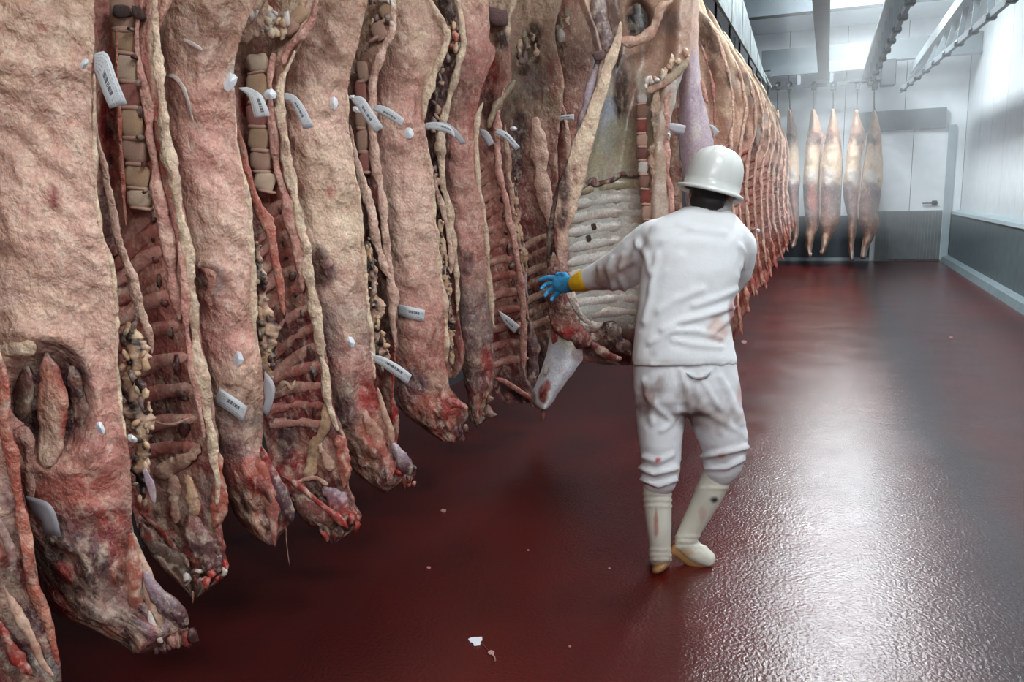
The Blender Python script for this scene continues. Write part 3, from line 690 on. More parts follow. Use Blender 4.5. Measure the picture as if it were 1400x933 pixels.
# -- side 4: inner face
t4 = side('beef side with dark rib gaps and a yellow neck ligament, behind the pale pink side', 395, 2.98)
rows = [(-40, 330, 452), (0, 326, 436), (30, 322, 424), (61, 318, 412), (96, 316, 392), (129, 316, 389), (193, 318, 391), (241, 322, 401), (299, 328, 414), (331, 332, 425), (393, 338, 428), (452, 342, 442), (520, 348, 452), (561, 356, 457), (599, 362, 474), (641, 372, 476), (662, 384, 476), (680, 396, 482), (695, 412, 492), (708, 424, 495), (722, 438, 488), (734, 446, 470), (744, 454, 458)]
s4 = shell('inner_wall', t4, hang(t4, rows, 2.98), 2.98, profile('hollow', .05), .06,
           paint([(-50, 'cream'), (60, 'tan'), (160, 'rose'), (270, 'salmon'), (340, 'rose'), (410, 'meat'), (560, 'meat'), (640, 'meat'), (720, 'dark')],
                 [(355, 150, 14, 100, 'pink', .9), (330, 110, 9, 40, 'brown', .8), (331, 150, 8, 22, 'blood', .9), (340, 240, 12, 60, 'dark', .8), (350, 330, 14, 90, 'black', .7), (370, 8, 14, 14, 'blood', .8), (410, 320, 10, 40, 'red', .6), (395, 470, 26, 60, 'dark', .6), (385, 600, 26, 30, 'dark', .9), (455, 600, 12, 40, 'purple', .7), (470, 625, 10, 30, 'salmon', .9), (425, 700, 34, 16, 'dark', .6)]), 32, 140, amp=.009, seed=16, raw=570)  # black strip at the left paints the shaded gap
f4 = lambda x, y: s4.surf(x, y)
vertebrae(t4, [(415, 14), (392, 44)], 2.95, 12, 12, 2, ('yellow', 'bone'), seed=0)
vertebrae(t4, [(356, 74), (352, 100), (352, 140), (353, 174), (356, 206), (359, 235), (366, 262)], 2.955, 12.5, 13, 6, ('yellow', 'bone', 'cream', 'yellow', 'rose'), seed=2)
lumps('kidney_fat', t4, [(352 + random.uniform(-10, 46), 42 - (0) + random.uniform(-26, 8), random.uniform(4, 6.5), random.choice(['cream', 'white', 'yellow'])) for _ in range(26)], 2.93, 9)
cord('sacrum_edge', t4, [(432, -10, 5), (425, 25, 5), (408, 52, 5), (392, 70, 5), (386, 88, 6)], 2.93, 'pink', 16, 7, .8, .3, FAT, 5)
cord('pelvis_flap', t4, [(326, 58, 6), (336, 50, 8), (346, 42, 7), (358, 28, 6), (364, 0, 5)], 2.925, 'tan', 16, 7, .7, .35, FAT, 5)
cord('spine_membrane', t4, [(374, 72, 6), (371, 110, 4), (372, 160, 5), (376, 205, 5), (382, 240, 6), (392, 280, 7), (402, 320, 8), (410, 360, 7), (412, 400, 6)], 2.945, 'pink', 36, 7, .7, .3, FAT, 3)
cord('back_fat', t4, [(404, 70, 6), (390, 100, 6), (384, 130, 6), (386, 180, 6), (394, 230, 7), (405, 280, 7), (416, 330, 7), (422, 370, 7), (428, 410, 6), (436, 460, 6), (445, 510, 6), (450, 555, 6), (462, 590, 7)], 2.94, 'cream', 60, 7, .8, .35, FAT, 8)
heads = [(386, 280), (389, 300), (392, 322), (397, 346), (402, 370), (408, 396), (416, 424), (424, 450), (428, 476), (430, 502), (432, 528), (434, 554), (436, 580)]
ribs(t4, heads, lambda k: (-30 - k * 2.6, 26 + (12 if 5 < k < 9 else 0) - max(0, k - 8) * 6), f4, 6.2, 'rose', 4, 'pink', .1, seed=5)
lumps('rib_gap_clot', t4, [(h[0] - 3, h[1] + 7, 4 + .2 * k, 'dark') for k, h in enumerate(heads)], lambda x, y: f4(x, y) + .002, 17)
cord('belly_flap', t4, [(322, 172, 3), (330, 195, 4), (337, 222, 5), (343, 250, 5), (350, 275, 7), (362, 298, 8), (368, 316, 7), (376, 350, 6), (380, 380, 6), (384, 410, 6), (389, 431, 3)], 2.85, 'salmon', 50, 8, .6, .28, FAT, 4)
cord('membrane_strand', t4, [(378, 535, 3), (390, 524, 4), (398, 532, 3), (404, 520, 2)], 2.96, 'bone', 10, 6, .7, .3, BONE, 4)
cord('neck_ligament', t4, [(446, 548, 5), (444, 580, 8), (432, 610, 9), (424, 640, 10), (418, 655, 7)], lambda x, y: f4(x, y) - .012, 'yellow', 26, 11, .5, .45, BONE, 2)
cord('neck_ligament', t4, [(436, 605, 5), (446, 625, 7), (452, 645, 7)], lambda x, y: f4(x, y) - .012, 'bone', 26, 11, .5, .45, BONE, 5)
cord('neck_ligament', t4, [(404, 660, 4), (430, 655, 5), (448, 664, 4)], lambda x, y: f4(x, y) - .012, 'pink', 26, 11, .5, .45, BONE, 6)
cord('neck_bone', t4, [(384, 652, 8), (402, 672, 12), (428, 698, 14), (456, 722, 13)], lambda x, y: f4(x, y) - .012, paint([(640, 'meat'), (700, 'meat')], [(400, 665, 20, 4, 'red', .9)], .5), 26, 11, .5, .45, MEAT, 8)
cord('neck_bone_edge', t4, [(382, 650, 3), (404, 662, 4), (432, 684, 4), (458, 706, 5), (476, 722, 4)], 2.89, 'red', 16, 6, .8, .45, MEAT, 9)
cord('neck_muscle', t4, [(440, 668, 9), (458, 684, 12), (474, 700, 13), (490, 710, 8)], lambda x, y: f4(x, y) - .012, paint([(660, 'lilac'), (690, 'red'), (710, 'meat')], [], .5), 26, 11, .5, .45, MEAT, 3)
cord('shoulder_strap', t4, [(463, 595, 6), (470, 620, 7), (472, 645, 7), (470, 668, 3)], lambda x, y: f4(x, y) - .012, 'salmon', 26, 11, .5, .45, MEAT, 6)
lumps('torn_end', t4, [(452 + random.uniform(-14, 38), 722 + random.uniform(-16, 12), random.uniform(3, 6), random.choice(['dark', 'meat', 'red', 'red'])) for _ in range(16)], 2.94, 13)
clip(t4, 369, 129, 2.88, 9, 8, 0)
paper(t4, [(388, 127, 389, 138), (402, 130, 398, 140), (416, 146, 406, 156), (429, 174, 415, 177)], 2.90, PAPER, .012)

# -- side 5: outer face
t5 = side('cream beef side ending in a raw shoulder, third pale side from the left edge', 450, 3.26)
rows = [(-40, 384, 512), (0, 380, 503), (40, 376, 494), (74, 374, 486), (106, 372, 477), (129, 374, 475), (161, 376, 473), (209, 384, 482), (299, 396, 490), (349, 404, 495), (417, 418, 502), (472, 432, 507), (522, 442, 511), (576, 450, 524), (605, 456, 538), (621, 468, 552), (636, 480, 561), (650, 488, 573), (660, 502, 556), (668, 515, 540), (674, 524, 530)]
p5 = shell('fat_cover', t5, hang(t5, rows, 3.26), 3.26, profile('left', .075), .05,
           paint([(-60, 'tan'), (80, 'tan'), (160, 'fat'), (300, 'cream'), (380, 'fat'), (450, 'grey'), (500, 'pink'), (540, 'purple'), (600, 'brown'), (660, 'meat')],
                 [(420, 60, 40, 60, 'brown', .5), (436, 366, 14, 28, 'dark', .8), (452, 372, 9, 16, 'purple', .8), (410, 258, 6, 12, 'salmon', .6), (452, 262, 6, 10, 'salmon', .6), (505, 545, 20, 30, 'red', .85), (470, 560, 16, 26, 'purple', .8), (508, 590, 18, 26, 'salmon', .9), (486, 620, 22, 22, 'brown', .8), (545, 625, 13, 22, 'purple', .9), (530, 650, 16, 10, 'dark', .8)]),  # top brown patch is haunch shade put into the colour
           32, 150, amp=.017, seed=21, raw=535, folds=[([(398, 190), (440, 215), (475, 230)], 7, .007), ([(436, 340), (446, 356), (450, 380)], 6, .012), ([(450, 410), (470, 405), (478, 395)], 6, .008), ([(498, 560), (506, 600), (520, 640)], 9, .014), ([(396, 90), (430, 110), (470, 105)], 9, .008)])
f5 = lambda x, y: p5.surf(x, y)
cord('torn_fat_flap', t5, [(430, 336, 4), (438, 346, 6), (446, 354, 4), (450, 366, 4)], lambda x, y: f5(x, y) - .004, 'pink', 10, 7, .4, .4, FAT, 3)
cord('belly_edge', t5, [(475, 129, 3), (475, 190, 4), (487, 257, 4), (494, 330, 4), (502, 410, 4), (508, 472, 4), (512, 520, 4)], 3.27, 'cream', 36, 6, 1, .35, FAT, 12)
fatstrip('channel_fat', t5, [(502, 330, 5), (509, 380, 8), (514, 430, 10), (520, 470, 11), (526, 500, 8)], 3.34, 25, 1.2)
cord('shank_bone', t5, [(516, 530, 3), (524, 560, 4), (532, 585, 5), (537, 608, 5)], 3.20, 'bone', 12, 7, .8, .15, BONE, 3)
cord('shank_muscle', t5, [(500, 560, 7), (510, 590, 11), (520, 615, 12), (528, 645, 10), (524, 668, 6)], 3.195, paint([(550, 'red'), (600, 'salmon'), (640, 'rose')]), 16, 8, .7, .4, MEAT, 7)
cord('shank_muscle', t5, [(536, 605, 6), (546, 622, 10), (556, 640, 11), (568, 648, 5)], 3.20, paint([(600, 'lilac'), (630, 'purple'), (650, 'dark')], [], .4), 12, 8, .8, .25, MEAT, 3)
lumps('torn_end', t5, [(530 + random.uniform(-10, 40), 652 + random.uniform(-12, 12), random.uniform(3, 6), random.choice(['dark', 'meat', 'red', 'rose'])) for _ in range(15)], 3.20, 23)
clip(t5, 456, 141, f5(456, 141) - .012, 6, 9, 0); clip(t5, 479, 468, f5(479, 468) - .012, 6, 8, -30); clip(t5, 482, 133, 3.2, 7, 3, 5); clip(t5, 488, 150, 3.2, 7, 4, 20)
paper(t5, [(477, 131, 484, 142), (496, 133, 490, 148), (508, 150, 498, 162), (524, 174, 513, 182)], 3.20, PAPER, .012)
paper(t5, [(510, 494, 511, 486), (520, 500, 524, 488), (540, 514, 546, 500), (557, 526, 563, 513)], 3.15, PAPER, .004, label='white printed label at the shoulder edge')
cord('label_tie', t5, [(506, 480, .8), (512, 488, .8)], 3.15, 'white', 4, 5, 1, 0, PLASTIC)

# -- side 6: narrow inner face
t6 = side('narrow strip of a beef side with a red shoulder edge, squeezed behind the cream side', 500, 3.56)
rows = [(-40, 452, 552), (0, 450, 541), (42, 448, 538), (80, 446, 521), (129, 446, 513), (193, 450, 517), (280, 462, 528), (366, 474, 533), (417, 482, 543), (472, 488, 545), (493, 490, 540), (548, 496, 538), (575, 500, 541), (592, 504, 542), (610, 510, 536), (624, 516, 528)]
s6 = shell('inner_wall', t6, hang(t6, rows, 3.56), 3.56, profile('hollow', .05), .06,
           paint([(-50, 'cream'), (60, 'tan'), (140, 'brown'), (260, 'meat'), (400, 'dark'), (540, 'meat'), (600, 'red')], [(490, 110, 10, 30, 'dark', .8), (500, 260, 10, 60, 'black', .8), (510, 330, 10, 60, 'dark', .8), (530, 22, 10, 12, 'dark', .7), (540, 540, 8, 60, 'red', .9)]), 26, 110, amp=.009, seed=26, raw=545)  # black and dark strips paint the shaded gap at the belly
vertebrae(t6, [(536, 6), (512, 54)], 3.53, 9, 10, 2, ('yellow', 'bone'), seed=0)
vertebrae(t6, [(498, 84), (494, 120), (494, 160), (496, 200), (500, 236)], 3.535, 7, 10, 5, ('tan', 'bone', 'rose'), seed=1)
lumps('kidney_fat', t6, [(512 + random.uniform(-8, 26), 20 + random.uniform(-22, 14), random.uniform(3, 5), random.choice(['cream', 'white', 'yellow', 'grey'])) for _ in range(16)], 3.52, 29)
cord('back_fat', t6, [(537, 0, 4), (535, 42, 5), (516, 84, 6), (508, 120, 6), (510, 180, 6), (516, 230, 6), (523, 280, 6), (528, 340, 6), (535, 390, 6), (538, 440, 6), (540, 480, 5)], 3.52, 'fat', 50, 7, .8, .35, FAT, 8)
cord('belly_flap', t6, [(478, 170, 3), (483, 200, 4), (488, 225, 5), (496, 250, 5), (506, 275, 6), (512, 315, 6), (520, 345, 6), (528, 368, 5), (535, 383, 3)], 3.45, 'fat', 40, 8, .6, .3, FAT, 4)
cord('shoulder_strap', t6, [(537, 545, 4), (541, 575, 5), (540, 595, 5), (534, 618, 3)], 3.50, 'red', 26, 11, .5, .45, MEAT, 6)
paper(t6, [(512, 143, 510, 151), (530, 147, 524, 158), (553, 163, 548, 173)], 3.45, PAPER, .006)

# -- side 7: outer face
t7 = side('beef side with a white label on its flank and a bright red shoulder cut', 560, 3.86)
rows = [(-40, 500, 592), (0, 500, 588), (20, 500, 598), (31, 500, 606), (55, 500, 610), (76, 500, 604), (96, 501, 596), (125, 502, 580), (161, 503, 579), (219, 506, 587), (299, 515, 594), (353, 522, 598), (400, 528, 606), (444, 532, 608), (499, 536, 609), (535, 538, 617), (548, 541, 630), (559, 545, 641), (570, 556, 640), (582, 573, 632), (593, 590, 630), (604, 604, 622)]
p7 = shell('fat_cover', t7, hang(t7, rows, 3.86), 3.86, profile('left', .075), .05,
           paint([(-60, 'fat'), (60, 'tan'), (140, 'pink'), (260, 'fat'), (340, 'fat'), (420, 'pink'), (490, 'rose'), (530, 'brown'), (590, 'meat')],
                 [(590, 130, 14, 40, 'cream', .8), (540, 90, 30, 60, 'brown', .45), (576, 48, 14, 5, 'cream', .8), (560, 528, 24, 26, 'purple', .95), (600, 530, 14, 24, 'bone', .6), (606, 556, 22, 18, 'red', .9), (586, 560, 26, 22, 'salmon', .7), (628, 560, 14, 10, 'red', .8), (618, 592, 14, 10, 'dark', .9)]),  # brown patch near the top paints the shade below the haunch
           30, 130, amp=.017, seed=31, raw=515, folds=[([(520, 210), (545, 222), (575, 225)], 6, .007), ([(530, 330), (550, 350), (560, 340)], 6, .007), ([(590, 520), (600, 540), (612, 560)], 7, .016), ([(560, 562), (585, 556), (600, 548)], 6, .012), ([(598, 90), (585, 125), (582, 165)], 6, .010)])
f7 = lambda x, y: p7.surf(x, y)
cord('haunch_edge', t7, [(584, -6, 4), (596, 16, 5), (606, 32, 5), (610, 52, 5), (602, 80, 5), (590, 108, 5), (582, 135, 5), (580, 165, 4)], 3.83, 'cream', 24, 7, .8, .35, FAT, 3)
cord('belly_edge', t7, [(579, 170, 3), (587, 225, 3), (594, 299, 4), (599, 353, 4), (606, 400, 4), (609, 450, 4), (609, 499, 4)], 3.87, 'cream', 30, 6, 1, .35, FAT, 12)
fatstrip('channel_fat', t7, [(602, 300, 4), (606, 350, 5), (611, 390, 6), (615, 430, 7), (616, 470, 6), (618, 505, 5)], 3.92, 35, 1.2)
cord('shank_muscle', t7, [(598, 525, 5), (606, 545, 8), (612, 565, 9), (616, 590, 7)], 3.80, paint([(520, 'bone'), (545, 'red'), (580, 'red')]), 14, 8, .7, .4, MEAT, 7)
cord('shank_muscle', t7, [(610, 545, 5), (622, 552, 6), (640, 559, 3)], 3.79, 'red', 10, 7, .7, .4, MEAT, 9)
lumps('torn_end', t7, [(618 + random.uniform(-8, 20), 590 + random.uniform(-10, 10), random.uniform(3, 5), random.choice(['dark', 'purple', 'red'])) for _ in range(12)], 3.82, 33)
clip(t7, 559, 182, f7(559, 182) - .012, 7, 8, 0)
paper(t7, [(543, 431, 545, 416), (560, 436, 563, 420), (580, 440, 581, 424)], lambda x, y: f7(x, y) - .014, PAPER, .006, label='white printed label on the flank')
paper(t7, [(581, 176, 582, 168), (596, 178, 600, 167), (612, 182, 614, 172), (622, 188, 621, 180)], 3.79, PAPER, .012)

# -- side 8: narrow inner face
t8 = side('thin dark opened strip of a beef side beside the flank with the white label', 605, 4.14)
rows = [(-40, 560, 622), (0, 560, 624), (39, 562, 635), (64, 562, 635), (112, 560, 623), (151, 562, 607), (180, 564, 602), (244, 570, 606), (299, 578, 618), (324, 582, 623), (371, 588, 627), (437, 592, 628), (460, 594, 632), (484, 597, 636), (502, 602, 633), (517, 608, 622)]
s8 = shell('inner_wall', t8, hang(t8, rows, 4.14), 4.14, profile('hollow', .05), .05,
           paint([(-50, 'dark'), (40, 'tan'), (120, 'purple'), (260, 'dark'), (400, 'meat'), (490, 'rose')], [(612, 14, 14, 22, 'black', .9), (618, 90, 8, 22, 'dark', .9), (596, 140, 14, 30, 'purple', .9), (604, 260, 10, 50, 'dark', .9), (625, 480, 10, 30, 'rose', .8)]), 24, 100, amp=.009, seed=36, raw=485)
cord('back_fat', t8, [(624, 0, 4), (632, 36, 5), (632, 66, 5), (624, 100, 4), (612, 140, 5), (603, 175, 6), (602, 210, 5), (606, 250, 5), (614, 290, 5), (620, 330, 5), (624, 380, 5), (625, 430, 5)], 4.10, 'cream', 44, 7, .8, .35, FAT, 8)
lumps('backbone_ends', t8, [(596 + (10 if y < 120 else 0) + random.uniform(-5, 5), y, random.uniform(2.5, 4.5), random.choice(['bone', 'grey', 'dark', 'tan'])) for y in range(60, 300, 9)], 4.10, 39)
lumps('pelvis_fat', t8, [(618 + random.uniform(-7, 9), 30 + random.uniform(-10, 36), random.uniform(3, 4.5), random.choice(['salmon', 'cream', 'yellow', 'dark'])) for _ in range(14)], 4.08, 40)
cord('belly_flap', t8, [(590, 225, 2.5), (596, 255, 3), (604, 285, 4), (610, 310, 3), (616, 340, 4), (617, 375, 3)], 4.05, 'fat', 30, 7, .6, .3, FAT, 4)
clip(t8, 584, 173, 4.06, 7, 4, 5)
paper(t8, [(596, 168, 600, 178), (612, 168, 610, 180), (628, 182, 622, 188), (637, 196, 630, 198)], 4.08, PLAIN, .008)

# -- side 9: outer face
t9 = side('pale beef side left of the red rib ladder, with a purple shoulder', 640, 4.44)
rows = [(-40, 598, 662), (0, 600, 667), (29, 602, 670), (58, 602, 668), (68, 602, 680), (80, 602, 676), (112, 600, 661), (151, 600, 651), (180, 600, 650), (257, 604, 654), (280, 606, 660), (338, 614, 666), (404, 622, 670), (484, 628, 675), (506, 632, 676), (550, 640, 671), (572, 644, 660), (584, 650, 655)]
p9 = shell('fat_cover', t9, hang(t9, rows, 4.44), 4.44, profile('left', .07), .05,
           paint([(-60, 'tan'), (60, 'pink'), (160, 'rose'), (260, 'pink'), (340, 'pink'), (420, 'grey'), (470, 'purple'), (560, 'brown')],
                 [(630, 120, 24, 50, 'brown', .45), (664, 500, 10, 26, 'red', .8), (646, 520, 22, 26, 'purple', .7), (662, 80, 16, 30, 'rose', .6), (640, 360, 8, 18, 'purple', .7)]), 26, 110, amp=.017, seed=41, raw=500,  # brown upper patch is painted shade from the haunch
           folds=[([(608, 230), (630, 240), (648, 250)], 5, .006), ([(625, 340), (640, 350), (650, 372)], 5, .009), ([(655, 490), (664, 510), (668, 530)], 6, .012)])
cord('flank_edge', t9, [(660, 140, 3), (652, 165, 4), (651, 200, 3), (655, 257, 3), (662, 300, 3), (666, 350, 3), (671, 404, 4), (675, 450, 3)], 4.44, 'cream', 30, 6, 1, .35, FAT, 12)
lumps('torn_end', t9, [(660 + random.uniform(-16, 14), 560 + random.uniform(-18, 16), random.uniform(3, 5), random.choice(['dark', 'purple', 'brown'])) for _ in range(12)], 4.40, 43)

# -- side 10: inner face with separate ribs
t10 = side('beef side with a ladder of short red ribs, left of the blue glove', 688, 4.74)
rows = [(-40, 640, 716), (0, 642, 708), (29, 644, 698), (55, 644, 697), (106, 642, 700), (167, 640, 680), (225, 644, 681), (280, 650, 695), (324, 656, 706), (389, 662, 714), (462, 668, 718), (513, 672, 718), (528, 674, 726), (540, 680, 730), (552, 690, 726)]
s10 = shell('inner_wall', t10, hang(t10, rows, 4.74), 4.74, profile('hollow', .05), .06,
            paint([(-50, 'cream'), (50, 'tan'), (110, 'rose'), (220, 'pink'), (330, 'rose'), (460, 'meat'), (540, 'purple')], [(679, 24, 14, 13, 'purple', .95), (686, 55, 12, 14, 'black', .9), (668, 95, 9, 26, 'blood', .8), (676, 100, 6, 16, 'red', .8), (668, 150, 12, 26, 'dark', .8), (700, 30, 12, 20, 'cream', .7), (690, 540, 26, 10, 'dark', .7)]), 26, 120, amp=.009, seed=46, raw=505)
f10 = lambda x, y: s10.surf(x, y)
chunk('hip_joint', t10, 680, 24, 4.68, 14, 11, .03, 'purple', -10, 2)
cord('sacrum_edge', t10, [(704, 110, 4), (690, 130, 5), (676, 150, 5), (668, 176, 4)], 4.69, 'olive', 14, 7, .8, .35, BONE, 5)
cord('back_fat', t10, [(690, 120, 4), (680, 160, 5), (679, 200, 5), (683, 240, 5), (692, 280, 5), (702, 324, 5), (709, 370, 5), (714, 420, 5), (716, 470, 5), (716, 510, 5)], 4.69, 'pink', 44, 7, .8, .35, FAT, 8)
heads = [(680 + k * 2.9, 215 + k * 23) for k in range(13)]
ribs(t10, heads, lambda k: (-24 - k * 1.1, 8 + max(0, 7 - k)), f10, 4.6, 'rose', 2, 'pink', .05, seed=8)
lumps('rib_gap_clot', t10, [(h[0] + 1, h[1] + 11, 3.4, 'dark') for h in heads], lambda x, y: f10(x, y) - .01, 47)
fatstrip('channel_fat', t10, [(664, 330, 3), (668, 370, 4), (670, 410, 5), (672, 450, 4)], 4.66, 45, 1.2)
cord('shank_bone', t10, [(676, 518, 3), (694, 524, 3.5), (712, 536, 3), (726, 545, 3)], 4.64, 'rose', 10, 7, .8, .25, BONE, 3)
clip(t10, 651, 180, 4.62, 5, 6, 0)
paper(t10, [(655, 176, 658, 186), (667, 180, 664, 194), (676, 196, 668, 201)], 4.63, PLAIN, .008)
paper(t10, [(681, 424, 684, 432), (696, 434, 691, 443), (711, 446, 703, 456)], 4.60, PAPER, .006, label='pale tag hung over the ribs')

# -- side 11: darker inner face just left of the glove
t11 = side('dark beef side with olive membrane under its haunch, behind the blue glove', 735, 5.02)
rows = [(-40, 676, 782), (0, 680, 768), (40, 684, 758), (60, 686, 760), (110, 684, 772), (150, 682, 768), (200, 682, 762), (260, 686, 764), (330, 692, 766), (400, 700, 768), (460, 706, 766), (510, 712, 760), (540, 718, 752), (556, 726, 744)]
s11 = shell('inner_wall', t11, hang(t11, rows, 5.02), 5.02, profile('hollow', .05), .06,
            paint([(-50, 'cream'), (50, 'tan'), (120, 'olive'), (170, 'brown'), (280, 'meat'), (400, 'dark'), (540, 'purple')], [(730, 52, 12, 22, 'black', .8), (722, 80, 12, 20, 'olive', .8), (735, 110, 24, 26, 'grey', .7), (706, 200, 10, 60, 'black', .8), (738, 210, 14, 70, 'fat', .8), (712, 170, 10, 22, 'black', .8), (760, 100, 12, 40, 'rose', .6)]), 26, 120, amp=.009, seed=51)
f11 = lambda x, y: s11.surf(x, y)
cord('flank_muscle', t11, [(732, 160, 9), (736, 200, 10), (742, 250, 10), (748, 290, 8), (754, 320, 4)], 4.95, 'fat', 24, 8, .6, .25, FAT, 5)
lumps('kidney_fat', t11, [(718 + random.uniform(-10, 16), 62 + random.uniform(-20, 26), random.uniform(3, 5), random.choice(['olive', 'black', 'grey', 'cream'])) for _ in range(22)], 4.94, 59)
heads = [(752 - (k % 2) * 1.5, 322 + k * 19) for k in range(8)]
ribs(t11, heads, lambda k: (-32, 16), f11, 4.2, 'brown', 2, 'tan', .05, seed=8)
cord('back_fat', t11, [(690, 170, 3), (694, 230, 4), (702, 290, 4), (710, 340, 4), (716, 390, 4), (722, 440, 4)], 4.93, 'tan', 30, 7, .8, .35, FAT, 8)
fatstrip('channel_fat', t11, [(702, 250, 3), (710, 310, 4), (716, 360, 4), (720, 400, 4)], 4.92, 55, 1.2)
cord('shank', t11, [(724, 440, 6), (728, 480, 9), (728, 520, 8), (730, 548, 5)], 4.93, 'purple', 14, 7, .8, .2, MEAT, 8)
clip(t11, 702, 176, 4.90, 5, 3, 0)
paper(t11, [(676, 182, 681, 176), (690, 190, 694, 182), (705, 206, 711, 201)], 4.62, PAPER, .006)
cord('membrane_strand', t11, [(722, 410, 2), (716, 390, 3), (719, 375, 2)], 4.9, 'lilac', 6, 6, .4, .2, MEMB)

# -- side 12: haunch and flank seen between the dark side and the opened one
t12 = side('brown pink haunch with a white tag, filling the gap left of the opened carcass', 785, 5.3)
rows = [(-40, 744, 830), (0, 746, 822), (60, 750, 815), (110, 754, 806), (150, 756, 802), (220, 752, 796), (300, 750, 790), (380, 752, 786), (450, 756, 784), (510, 760, 780)]
s12 = shell('fat_cover', t12, hang(t12, rows, 5.3), 5.3, profile('convex', .07), .05,
            paint([(-50, 'pink'), (40, 'tan'), (100, 'brown'), (200, 'rose'), (400, 'purple')], [(772, 30, 5, 30, 'red', .5), (785, 90, 26, 40, 'brown', .8)]), 22, 90, amp=.010, seed=56)
cord('flank_edge', t12, [(757, 80, 3), (762, 120, 3), (772, 160, 3), (776, 200, 4), (774, 250, 3), (766, 300, 3)], 5.2, 'fat', 24, 7, .8, .3, FAT, 3)
cord('opened_spine', t12, [(752, 170, 4), (753, 210, 5), (757, 250, 5), (761, 300, 4), (764, 340, 3)], 5.19, 'meat', 24, 7, .8, .45, MEAT, 3)
lumps('haunch_fat', t12, [(742 + random.uniform(0, 34), 26 + random.uniform(-14, 22), random.uniform(3, 6), random.choice(['cream', 'olive', 'white', 'grey'])) for _ in range(22)], 5.14, 60)
paper(t12, [(758, 172, 756, 163), (770, 164, 768, 158), (785, 165, 785, 156)], 5.1, PAPER, .008)

# ---------------------------------------------------------------- the opened carcass the man is pushing
D7 = 4.0
t = thing('opened_carcass', (P(830, 500, D7).x, P(830, 500, D7).y, .6), 'half carcass opened to its silvery ribbed cavity, held by the blue glove', 'carcass')
rows = [(-40, 770, 955), (0, 790, 952), (40, 806, 948), (75, 815, 945), (110, 812, 930), (160, 798, 918), (228, 780, 914), (276, 768, 916), (315, 758, 918), (350, 752, 916), (390, 752, 912), (420, 753, 908), (453, 752, 900), (475, 756, 895), (490, 775, 890), (498, 800, 885), (500, 830, 870)]
pr7 = lambda s: float(np.interp(s, [-1, -.88, -.6, 0, .45, .6, .7, .95, 1], [-.02, -.06, .05, .13, .07, .0, -.05, -.05, 0]))
s7 = shell('cavity_wall', t, hang(t, rows, D7), D7, pr7, .07,
           paint([(-50, 'tan'), (60, 'bone'), (110, 'silver'), (225, 'olive'), (260, 'silver'), (440, 'silver'), (470, 'meat'), (490, 'dark')],
                 [(872, 30, 20, 30, 'black', 1), (905, 30, 22, 22, 'grey', .8), (838, 40, 14, 60, 'dark', .8), (816, 30, 14, 50, 'grey', .7), (900, 85, 34, 36, 'bone', .8), (850, 130, 14, 40, 'dark', .9), (842, 150, 10, 30, 'black', .8), (832, 175, 12, 50, 'blue', .9), (866, 140, 8, 50, 'brown', .9),  # black paints the dark pelvis hole, dark the gap beside it
                  (850, 190, 30, 30, 'olive', .7), (820, 210, 26, 20, 'olive', .4), (875, 280, 16, 120, 'brown', .5), (765, 380, 16, 60, 'meat', .95), (770, 450, 22, 40, 'red', .7), (756, 350, 6, 60, 'dark', .9), (830, 470, 44, 22, 'dark', .9), (800, 462, 30, 16, 'red', .7), (905, 250, 18, 200, 'tan', .7), (800, 490, 30, 14, 'meat', .9), (846, 484, 24, 18, 'meat', .8)]),
           46, 130, amp=.007, seed=71, mat=MEMB, pits=[(870, 28, 18, 26, .09), (838, 30, 12, 60, .05)])
f7c = lambda x, y: s7.surf(x, y)
for k in range(2, 13):                                                  # the ribs under the silver membrane
    y = 214 + k * 19.5; xl = max(772, 800 - k * 6) if y < 330 else 778; xr = 882 - max(0, (y - 380) * .25)
    c = mixc(C['silver'], C['white'], k / 12) if k > 2 else C['olive']
    cord('rib', t, [(xl - 14, y + 11, 7), (xl + (xr - xl) * .3, y + 2, 8.5), (xl + (xr - xl) * .65, y - 2, 8.5), (xr + 12, y + 1, 7)], lambda x, y: f7c(x, y) + .016, c, 7, 8, .8, .05, MEMB, k)
cord('diaphragm_edge', t, [(783, 275, 2), (792, 262, 2.5), (806, 249, 3), (818, 252, 4), (836, 246, 3.5), (850, 238, 4), (862, 241, 3), (876, 240, 2)], lambda x, y: f7c(x, y) - .012, 'dark', 22, 7, .6, .5, MEAT, 5)
for x, y in ((812, 310), (805, 326), (803, 250)):
    chunk('clot', t, x, y, f7c(x, y) - .008, 3.4, 4.4, .006, 'dark', 20, 1)
cord('flank_flap', t, [(848, 30, 4), (846, 48, 6), (836, 80, 7), (826, 110, 8), (812, 150, 10), (800, 190, 12), (789, 228, 15), (778, 266, 15), (770, 305, 12), (766, 335, 8), (772, 372, 6), (782, 408, 6), (794, 432, 7), (810, 444, 7)], D7 - .09, paint([(0, 'cream'), (200, 'cream'), (330, 'bone'), (440, 'white')], [(786, 238, 4, 16, 'meat', .8), (772, 258, 9, 30, 'dark', .9), (768, 300, 9, 16, 'dark', .9), (758, 330, 6, 26, 'meat', .9), (776, 372, 8, 30, 'meat', .6)]), 60, 12, .4, .1, FAT, 8)
cord('flank_muscle', t, [(820, 70, 3), (810, 110, 5), (800, 150, 5), (790, 190, 5), (778, 225, 5), (766, 260, 6), (758, 292, 6), (752, 330, 6), (750, 370, 5)], D7 - .05, paint([(60, 'brown'), (110, 'lilac'), (200, 'purple'), (330, 'dark')], [], .5), 40, 8, .7, .3, MEAT, 4)
